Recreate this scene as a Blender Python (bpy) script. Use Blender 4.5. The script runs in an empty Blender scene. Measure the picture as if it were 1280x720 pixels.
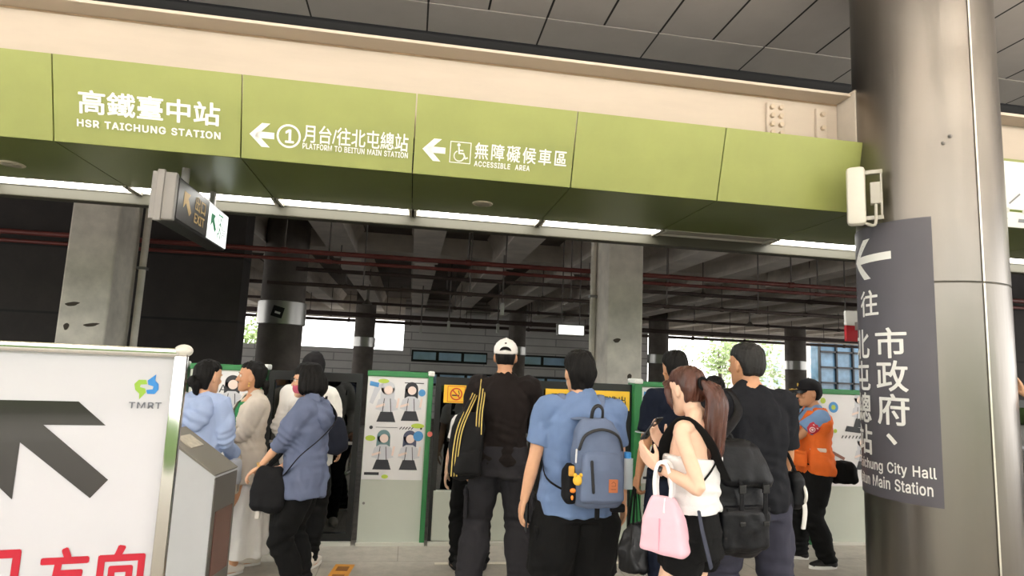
import bpy, bmesh, math, random
import numpy as np
from mathutils import Vector, Matrix, Quaternion
random.seed(7); RNG = np.random.default_rng(11)
C = bpy.context.scene.collection
PI = math.pi

# ------------------------------------------------------------------ camera, world, exposure
scn = bpy.context.scene
CAM_H = 1.6
yaw, pitch, roll, FPX = .15676, .13023, .0427, 774.6
fw = Vector((math.sin(yaw)*math.cos(pitch), math.cos(yaw)*math.cos(pitch), math.sin(pitch)))
ri = Vector((math.cos(yaw), -math.sin(yaw), 0)); up_ = ri.cross(fw)
r2 = ri*math.cos(roll) + up_*math.sin(roll); u2 = -ri*math.sin(roll) + up_*math.cos(roll)
cd = bpy.data.cameras.new('camera'); cam = bpy.data.objects.new('camera', cd); C.objects.link(cam)
mw = Matrix((r2, u2, -fw)).transposed().to_4x4(); mw.translation = (0, 0, CAM_H)
cam.matrix_world = mw
cd.sensor_width = 36; cd.lens = FPX/1280*36; cd.clip_start = .05; cd.clip_end = 400
scn.camera = cam
scn.view_settings.view_transform = 'Standard'; scn.view_settings.look = 'None'
scn.view_settings.gamma = 1; scn.view_settings.use_curve_mapping = False
scn.view_settings.exposure = 0.75
w = bpy.data.worlds.new('daylight'); scn.world = w; w.use_nodes = True
w.node_tree.nodes['Background'].inputs[0].default_value = (1.0, .985, .96, 1)
w.node_tree.nodes['Background'].inputs[1].default_value = 2.6
PENDANT = 11.0  # concourse lamp tubes
TUBE = 12.0      # fluorescent tube strength

# ------------------------------------------------------------------ materials
def lin(c):
    if isinstance(c, str):
        c = c.lstrip('#'); c = tuple(int(c[i:i+2], 16)/255 for i in (0, 2, 4))
    return tuple((x/12.92 if x <= .04045 else ((x+.055)/1.055)**2.4) for x in c)
MATS = {}
def mat(name, col, rough=.6, metal=0., var=0., vscale=6., bump=0., bscale=40., stretch=(1, 1, 1), spec=.5, emit=0., alpha=1., coat=0., sheen=0.):
    if name in MATS: return MATS[name]
    m = bpy.data.materials.new(name); m.use_nodes = True; MATS[name] = m
    nt = m.node_tree; b = nt.nodes['Principled BSDF']
    c = lin(col)
    b.inputs['Base Color'].default_value = (*c, 1); b.inputs['Roughness'].default_value = rough
    b.inputs['Metallic'].default_value = metal; b.inputs['Specular IOR Level'].default_value = spec
    b.inputs['Coat Weight'].default_value = coat; b.inputs['Sheen Weight'].default_value = sheen
    if emit: b.inputs['Emission Color'].default_value = (*c, 1); b.inputs['Emission Strength'].default_value = emit
    if alpha < 1: b.inputs['Alpha'].default_value = alpha
    if var or bump:
        tc = nt.nodes.new('ShaderNodeTexCoord'); mp = nt.nodes.new('ShaderNodeMapping')
        mp.inputs['Scale'].default_value = stretch
        nt.links.new(tc.outputs['Object'], mp.inputs[0])
    if var:
        n = nt.nodes.new('ShaderNodeTexNoise'); n.inputs['Scale'].default_value = vscale; n.inputs['Detail'].default_value = 6; n.inputs['Roughness'].default_value = .62
        nt.links.new(mp.outputs[0], n.inputs['Vector'])
        r = nt.nodes.new('ShaderNodeValToRGB'); r.color_ramp.elements[0].position = .3; r.color_ramp.elements[1].position = .7
        r.color_ramp.elements[0].color = (*[x*(1-var) for x in c], 1); r.color_ramp.elements[1].color = (*[min(1, x*(1+var)) for x in c], 1)
        nt.links.new(n.outputs['Fac'], r.inputs[0]); nt.links.new(r.outputs[0], b.inputs['Base Color'])
    if bump:
        n2 = nt.nodes.new('ShaderNodeTexNoise'); n2.inputs['Scale'].default_value = bscale; n2.inputs['Detail'].default_value = 4
        nt.links.new(mp.outputs[0], n2.inputs['Vector'])
        bp = nt.nodes.new('ShaderNodeBump'); bp.inputs['Strength'].default_value = bump; bp.inputs['Distance'].default_value = .01
        nt.links.new(n2.outputs['Fac'], bp.inputs['Height']); nt.links.new(bp.outputs[0], b.inputs['Normal'])
    return m
def brickmat(name, col, mortar, size, row, mort=.004, rough=.5, var=.12, off=.0, vscale=5, axis='xy', spec=.5, shift=(0, 0, 0)):
    """tiled surface: brick texture over object coordinates, broken up by noise"""
    m = bpy.data.materials.new(name); m.use_nodes = True; MATS[name] = m
    nt = m.node_tree; b = nt.nodes['Principled BSDF']; b.inputs['Roughness'].default_value = rough; b.inputs['Specular IOR Level'].default_value = spec
    tc = nt.nodes.new('ShaderNodeTexCoord'); mp = nt.nodes.new('ShaderNodeMapping'); mp.inputs['Location'].default_value = shift
    if axis == 'xz': mp.inputs['Rotation'].default_value = (-PI/2, 0, 0)
    nt.links.new(tc.outputs['Object'], mp.inputs[0])
    br = nt.nodes.new('ShaderNodeTexBrick'); br.offset = off; br.inputs['Scale'].default_value = 1
    br.inputs['Brick Width'].default_value = size; br.inputs['Row Height'].default_value = row; br.inputs['Mortar Size'].default_value = mort
    c = lin(col); br.inputs['Color1'].default_value = (*c, 1); br.inputs['Color2'].default_value = (*[x*.92 for x in c], 1); br.inputs['Mortar'].default_value = (*lin(mortar), 1)
    nt.links.new(mp.outputs[0], br.inputs['Vector'])
    n = nt.nodes.new('ShaderNodeTexNoise'); n.inputs['Scale'].default_value = vscale; n.inputs['Detail'].default_value = 7; n.inputs['Roughness'].default_value = .7
    nt.links.new(tc.outputs['Object'], n.inputs['Vector'])
    mr = nt.nodes.new('ShaderNodeMapRange'); mr.inputs['From Min'].default_value = .3; mr.inputs['From Max'].default_value = .7; mr.inputs['To Min'].default_value = 1-var; mr.inputs['To Max'].default_value = 1+var
    nt.links.new(n.outputs['Fac'], mr.inputs[0])
    mx = nt.nodes.new('ShaderNodeMix'); mx.data_type = 'RGBA'; mx.blend_type = 'MULTIPLY'; mx.inputs[0].default_value = 1
    nt.links.new(br.outputs['Color'], mx.inputs[6]); nt.links.new(mr.outputs[0], mx.inputs[7]); nt.links.new(mx.outputs[2], b.inputs['Base Color'])
    return m
def glassmat(name, tint, trans=.75, rough=.02):
    m = bpy.data.materials.new(name); m.use_nodes = True; nt = m.node_tree; nt.nodes.clear(); MATS[name] = m
    o = nt.nodes.new('ShaderNodeOutputMaterial'); t = nt.nodes.new('ShaderNodeBsdfTransparent'); g = nt.nodes.new('ShaderNodeBsdfGlossy')
    t.inputs[0].default_value = (*[x*trans for x in lin(tint)], 1); g.inputs['Roughness'].default_value = rough
    f = nt.nodes.new('ShaderNodeFresnel'); f.inputs[0].default_value = 1.85
    x = nt.nodes.new('ShaderNodeMixShader'); nt.links.new(f.outputs[0], x.inputs[0]); nt.links.new(t.outputs[0], x.inputs[1]); nt.links.new(g.outputs[0], x.inputs[2]); nt.links.new(x.outputs[0], o.inputs[0])
    return m
def emitmat(name, col, s):
    m = bpy.data.materials.new(name); m.use_nodes = True; nt = m.node_tree; nt.nodes.clear(); MATS[name] = m
    o = nt.nodes.new('ShaderNodeOutputMaterial'); e = nt.nodes.new('ShaderNodeEmission'); e.inputs[0].default_value = (*lin(col), 1); e.inputs[1].default_value = s
    nt.links.new(e.outputs[0], o.inputs[0]); return m

# ------------------------------------------------------------------ mesh building
class MB:
    def __init__(s): s.v = []; s.f = []
    def add(s, vs, fs):
        k = len(s.v); s.v += [tuple(map(float, p)) for p in vs]; s.f += [tuple(i+k for i in f) for f in fs]; return s
    def box(s, c, d, M=None, bev=0.):
        x, y, z = [q/2 for q in d]; c = Vector(c)
        if bev:
            bm = bmesh.new(); bmesh.ops.create_cube(bm, size=1); bmesh.ops.scale(bm, vec=d, verts=bm.verts)
            bmesh.ops.bevel(bm, geom=bm.edges[:], offset=bev, segments=2, affect='EDGES', profile=.5)
            vs = [v.co.copy() for v in bm.verts]; bm.verts.index_update(); fs = [[v.index for v in f.verts] for f in bm.faces]; bm.free()
        else:
            vs = [Vector((i, j, k)) for i in (-x, x) for j in (-y, y) for k in (-z, z)]
            fs = [(0, 1, 3, 2), (4, 6, 7, 5), (0, 4, 5, 1), (2, 3, 7, 6), (0, 2, 6, 4), (1, 5, 7, 3)]
        if M is not None: vs = [M @ v for v in vs]
        return s.add([v+c for v in vs], fs)
    def span(s, a, b, bev=0.):      # box from corner a to corner b
        return s.box([(p+q)/2 for p, q in zip(a, b)], [abs(q-p) for p, q in zip(a, b)], bev=bev)
    def cyl(s, a, b, r, n=16, r2=None):
        a = Vector(a); b = Vector(b); r2 = r if r2 is None else r2
        q = (b-a).to_track_quat('Z', 'Y'); vs = []
        for P, R in ((a, r), (b, r2)):
            vs += [P + q @ Vector((R*math.cos(2*PI*i/n), R*math.sin(2*PI*i/n), 0)) for i in range(n)]
        fs = [(i, (i+1) % n, n+(i+1) % n, n+i) for i in range(n)] + [tuple(range(n-1, -1, -1)), tuple(range(n, 2*n))]
        return s.add(vs, fs)
    def lathe(s, prof, c=(0, 0, 0), n=32):    # prof: (r, z) from bottom to top
        vs = []; fs = []
        for r, z in prof: vs += [(c[0]+r*math.cos(2*PI*i/n), c[1]+r*math.sin(2*PI*i/n), c[2]+z) for i in range(n)]
        for k in range(len(prof)-1):
            fs += [(k*n+i, k*n+(i+1) % n, (k+1)*n+(i+1) % n, (k+1)*n+i) for i in range(n)]
        fs += [tuple(range(n-1, -1, -1)), tuple((len(prof)-1)*n+i for i in range(n))]
        return s.add(vs, fs)
    def prism(s, poly, f, t):     # polygon in (u, v), f maps (u, v, w) to 3-D, extruded t along w
        n = len(poly); vs = [f(u, v, 0) for u, v in poly] + [f(u, v, t) for u, v in poly]
        return s.add(vs, [tuple(range(n-1, -1, -1)), tuple(range(n, 2*n))] + [(i, (i+1) % n, n+(i+1) % n, n+i) for i in range(n)])
    def ball(s, c, r, M=None, nu=16, nv=10):
        r = (r, r, r) if isinstance(r, (int, float)) else r
        vs = [Vector((0, 0, -r[2]))]
        for j in range(1, nv):
            a = -PI/2+PI*j/nv
            vs += [Vector((r[0]*math.cos(a)*math.cos(2*PI*i/nu), r[1]*math.cos(a)*math.sin(2*PI*i/nu), r[2]*math.sin(a))) for i in range(nu)]
        vs.append(Vector((0, 0, r[2]))); fs = []
        for i in range(nu): fs.append((0, 1+(i+1) % nu, 1+i))
        for j in range(nv-2):
            o = 1+j*nu; fs += [(o+i, o+(i+1) % nu, o+nu+(i+1) % nu, o+nu+i) for i in range(nu)]
        o = 1+(nv-2)*nu; fs += [(o+i, o+(i+1) % nu, len(vs)-1) for i in range(nu)]
        if M is not None: vs = [M @ v for v in vs]
        return s.add([v+Vector(c) for v in vs], fs)
    def loft(s, rings):           # rings: lists of points, all the same count; ends closed by fans
        n = len(rings[0]); vs = [p for r in rings for p in r]; fs = []
        for k in range(len(rings)-1):
            fs += [(k*n+i, k*n+(i+1) % n, (k+1)*n+(i+1) % n, (k+1)*n+i) for i in range(n)]
        c0 = len(vs); vs.append(sum((Vector(p) for p in rings[0]), Vector())/n); vs.append(sum((Vector(p) for p in rings[-1]), Vector())/n)
        fs += [(c0, (i+1) % n, i) for i in range(n)]; o = (len(rings)-1)*n
        fs += [(c0+1, o+i, o+(i+1) % n) for i in range(n)]
        return s.add(vs, fs)
    def tube(s, pts, rad, n=12, sub=5, flat=None, ref=None, round_=True):
        """smooth tube through pts; rad per point; flat: second radius factor(s) along ref direction"""
        P = [Vector(p) for p in pts]; k = len(P)
        R = [rad]*k if isinstance(rad, (int, float)) else list(rad)
        F = [1.]*k if flat is None else ([flat]*k if isinstance(flat, (int, float)) else list(flat))
        Q = []; 
        for i in range(k-1):
            p0 = P[max(i-1, 0)]; p1 = P[i]; p2 = P[i+1]; p3 = P[min(i+2, k-1)]
            for j in range(sub):
                t = j/sub
                c = .5*((2*p1)+(p2-p0)*t+(2*p0-5*p1+4*p2-p3)*t*t+(3*p1-p0-3*p2+p3)*t**3)
                h = t*t*(3-2*t); Q.append((c, R[i]*(1-h)+R[i+1]*h, F[i]*(1-h)+F[i+1]*h))
        Q.append((P[-1], R[-1], F[-1]))
        if round_:
            d0 = (Q[1][0]-Q[0][0]).normalized(); d1 = (Q[-1][0]-Q[-2][0]).normalized()
            c, r, f = Q[0]; pre = [(c-d0*r*min(f, 1)*math.sin(a), r*math.cos(a), f) for a in (1.25, .75)]
            c, r, f = Q[-1]; post = [(c+d1*r*min(f, 1)*math.sin(a), r*math.cos(a), f) for a in (.75, 1.25)]
            Q = pre+Q+post
        ref = Vector(ref) if ref is not None else None
        rings = []; lastx = None
        for i, (c, r, f) in enumerate(Q):
            d = (Q[min(i+1, len(Q)-1)][0]-Q[max(i-1, 0)][0]).normalized()
            if ref is not None: y = (ref-d*ref.dot(d)); y = y.normalized() if y.length > 1e-6 else d.orthogonal().normalized()
            else:
                y = (lastx-d*lastx.dot(d)).normalized() if lastx is not None else d.orthogonal().normalized()
            lastx = y; x = y.cross(d)
            rings.append([c+x*r*math.cos(2*PI*j/n)+y*r*f*math.sin(2*PI*j/n) for j in range(n)])
        return s.loft(rings)
    def mesh(s, name='m'):
        m = bpy.data.meshes.new(name); m.from_pydata(s.v, [], s.f); m.update(); return m
    def build(s, name, m, parent=None, smooth=False, M=None):
        me = s.mesh(name)
        return link(name, me, m, parent, smooth)
def link(name, me, m, parent=None, smooth=False):
    bm = bmesh.new(); bm.from_mesh(me); bmesh.ops.recalc_face_normals(bm, faces=bm.faces); bm.to_mesh(me); bm.free()
    o = bpy.data.objects.new(name, me); C.objects.link(o)
    if m: me.materials.append(m)
    if parent: o.parent = parent
    if smooth:
        me.polygons.foreach_set('use_smooth', [True]*len(me.polygons))
        if smooth != 'all':
            me.set_sharp_from_angle(angle=math.radians(40 if smooth is True else smooth))
    return o
def tag(o, label=None, cat=None, group=None, kind=None):
    if label: o['label'] = label
    if cat: o['category'] = cat
    if group: o['group'] = group
    if kind: o['kind'] = kind
    return o
def thing(name, label, cat, loc=(0, 0, 0), rz=0, group=None):
    o = bpy.data.objects.new(name, None); C.objects.link(o); o.location = loc; o.rotation_euler = (0, 0, rz); o.empty_display_size = .1
    return tag(o, label, cat, group)
def struct(name, mb, m, smooth=False): return tag(mb.build(name, m, smooth=smooth), kind='structure')
def dup(root, loc, rz=None, label=None):
    r = root.copy(); C.objects.link(r); r.location = loc
    if rz is not None: r.rotation_euler = (0, 0, rz)
    if label: r['label'] = label
    for ch in list(root.children):
        c = ch.copy(); C.objects.link(c); c.parent = r
        for g in list(ch.children):
            d = g.copy(); C.objects.link(d); d.parent = c
    return r

# lettering: font outlines turned into flat meshes
_TX = {}
def text2d(s, bold=.012, spacing=1.):
    k = (s, bold, spacing)
    if k not in _TX:
        if all(c == ' ' or c in GLYPH for c in s):
            x = 0.; vs = []; fs = []
            for c in s:
                if c == ' ': x += .26*spacing; continue
                a_, v_, t_ = GLYPH[c].split('|'); n0 = len(vs)
                vs += [(x+int(p.split(',')[0])/1000, int(p.split(',')[1])/1000) for p in v_.split()]
                fs += [[n0+int(i) for i in q.split(',')] for q in t_.split()]
                x += int(a_)/1000*(1+(spacing-1)*.6)+.02
            vs = np.array(vs)
        else: vs, fs = font2d(s, spacing)
        if bold > 0:      # heavier weight: the outline laid down again a little to each side
            n = len(vs); d_ = bold*.72; sh = [(0, 0), (bold, 0), (-bold, 0), (0, bold), (0, -bold), (d_, d_), (-d_, d_), (d_, -d_), (-d_, -d_)]
            vs = np.concatenate([vs+np.array(d) for d in sh]); fs = [[i+n*j for i in f] for j in range(len(sh)) for f in fs]
            lay = np.repeat(np.arange(len(sh)), n)*.00025
        else: lay = np.zeros(len(vs))
        _TX[k] = (vs, fs, lay)
    return _TX[k]
def font2d(s, spacing):
        cu = bpy.data.curves.new('t', 'FONT'); cu.body = s; cu.size = 1; cu.offset = 0; cu.space_character = spacing; cu.resolution_u = 3
        ob = bpy.data.objects.new('t', cu); me = bpy.data.meshes.new_from_object(ob)
        bm = bmesh.new(); bm.from_mesh(me); bmesh.ops.triangulate(bm, faces=bm.faces)
        vs = np.array([v.co[:2] for v in bm.verts]); bm.verts.index_update(); fs = [[v.index for v in f.verts] for f in bm.faces]; bm.free()
        bpy.data.objects.remove(ob); bpy.data.curves.remove(cu); bpy.data.meshes.remove(me)
        return vs, fs
def letter(mb, s, f, box, bold=.012, spacing=1., keep=False):
    """writes s into box (u0, v0, u1, v1); f maps (u, v, w) to 3-D; keep = keep aspect, fit the height, start at u0"""
    vs, fs, lay = text2d(s, bold, spacing); lo = vs.min(0); hi = vs.max(0)
    u0, v0, u1, v1 = box; sv = (v1-v0)/(hi[1]-lo[1]); su = sv if keep else (u1-u0)/(hi[0]-lo[0])
    mb.add([f(u0+(x-lo[0])*su, v0+(y-lo[1])*sv, l) for (x, y), l in zip(vs, lay)], fs); return mb
def disc2d(mb, f, c, r, w=0., n=28, r0=0.):
    if r0:
        vs = [f(c[0]+R*math.cos(2*PI*i/n), c[1]+R*math.sin(2*PI*i/n), w) for R in (r0, r) for i in range(n)]
        return mb.add(vs, [(i, (i+1) % n, n+(i+1) % n, n+i) for i in range(n)])
    return mb.add([f(c[0]+r*math.cos(2*PI*i/n), c[1]+r*math.sin(2*PI*i/n), w) for i in range(n)], [tuple(range(n))])
def poly2d(mb, f, pts, w=0.): return mb.add([f(u, v, w) for u, v in pts], [tuple(range(len(pts)))])
def stroke2d(mb, f, pts, t, w=0.):
    """polyline of width t drawn flat"""
    for (a, b), (c, d) in zip(pts[:-1], pts[1:]):
        L = math.hypot(c-a, d-b) or 1e-6; nx, ny = -(d-b)/L*t/2, (c-a)/L*t/2; ex, ey = (c-a)/L*t/3, (d-b)/L*t/3
        poly2d(mb, f, [(a+nx-ex, b+ny-ey), (a-nx-ex, b-ny-ey), (c-nx+ex, d-ny+ey), (c+nx+ex, d+ny+ey)], w)
    return mb
def arrow2d(mb, f, tip, L, H, t):     # arrow pointing to -u: chevron and shaft
    x, y = tip; k = H/2
    poly2d(mb, f, [(x, y), (x+k, y-k), (x+k+t*1.25, y-k), (x+t*1.25, y)]); poly2d(mb, f, [(x, y), (x+t*1.25, y), (x+k+t*1.25, y+k), (x+k, y+k)])
    return poly2d(mb, f, [(x+t*.9, y-t/2), (x+L, y-t/2), (x+L, y+t/2), (x+t*.9, y+t/2)])

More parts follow.
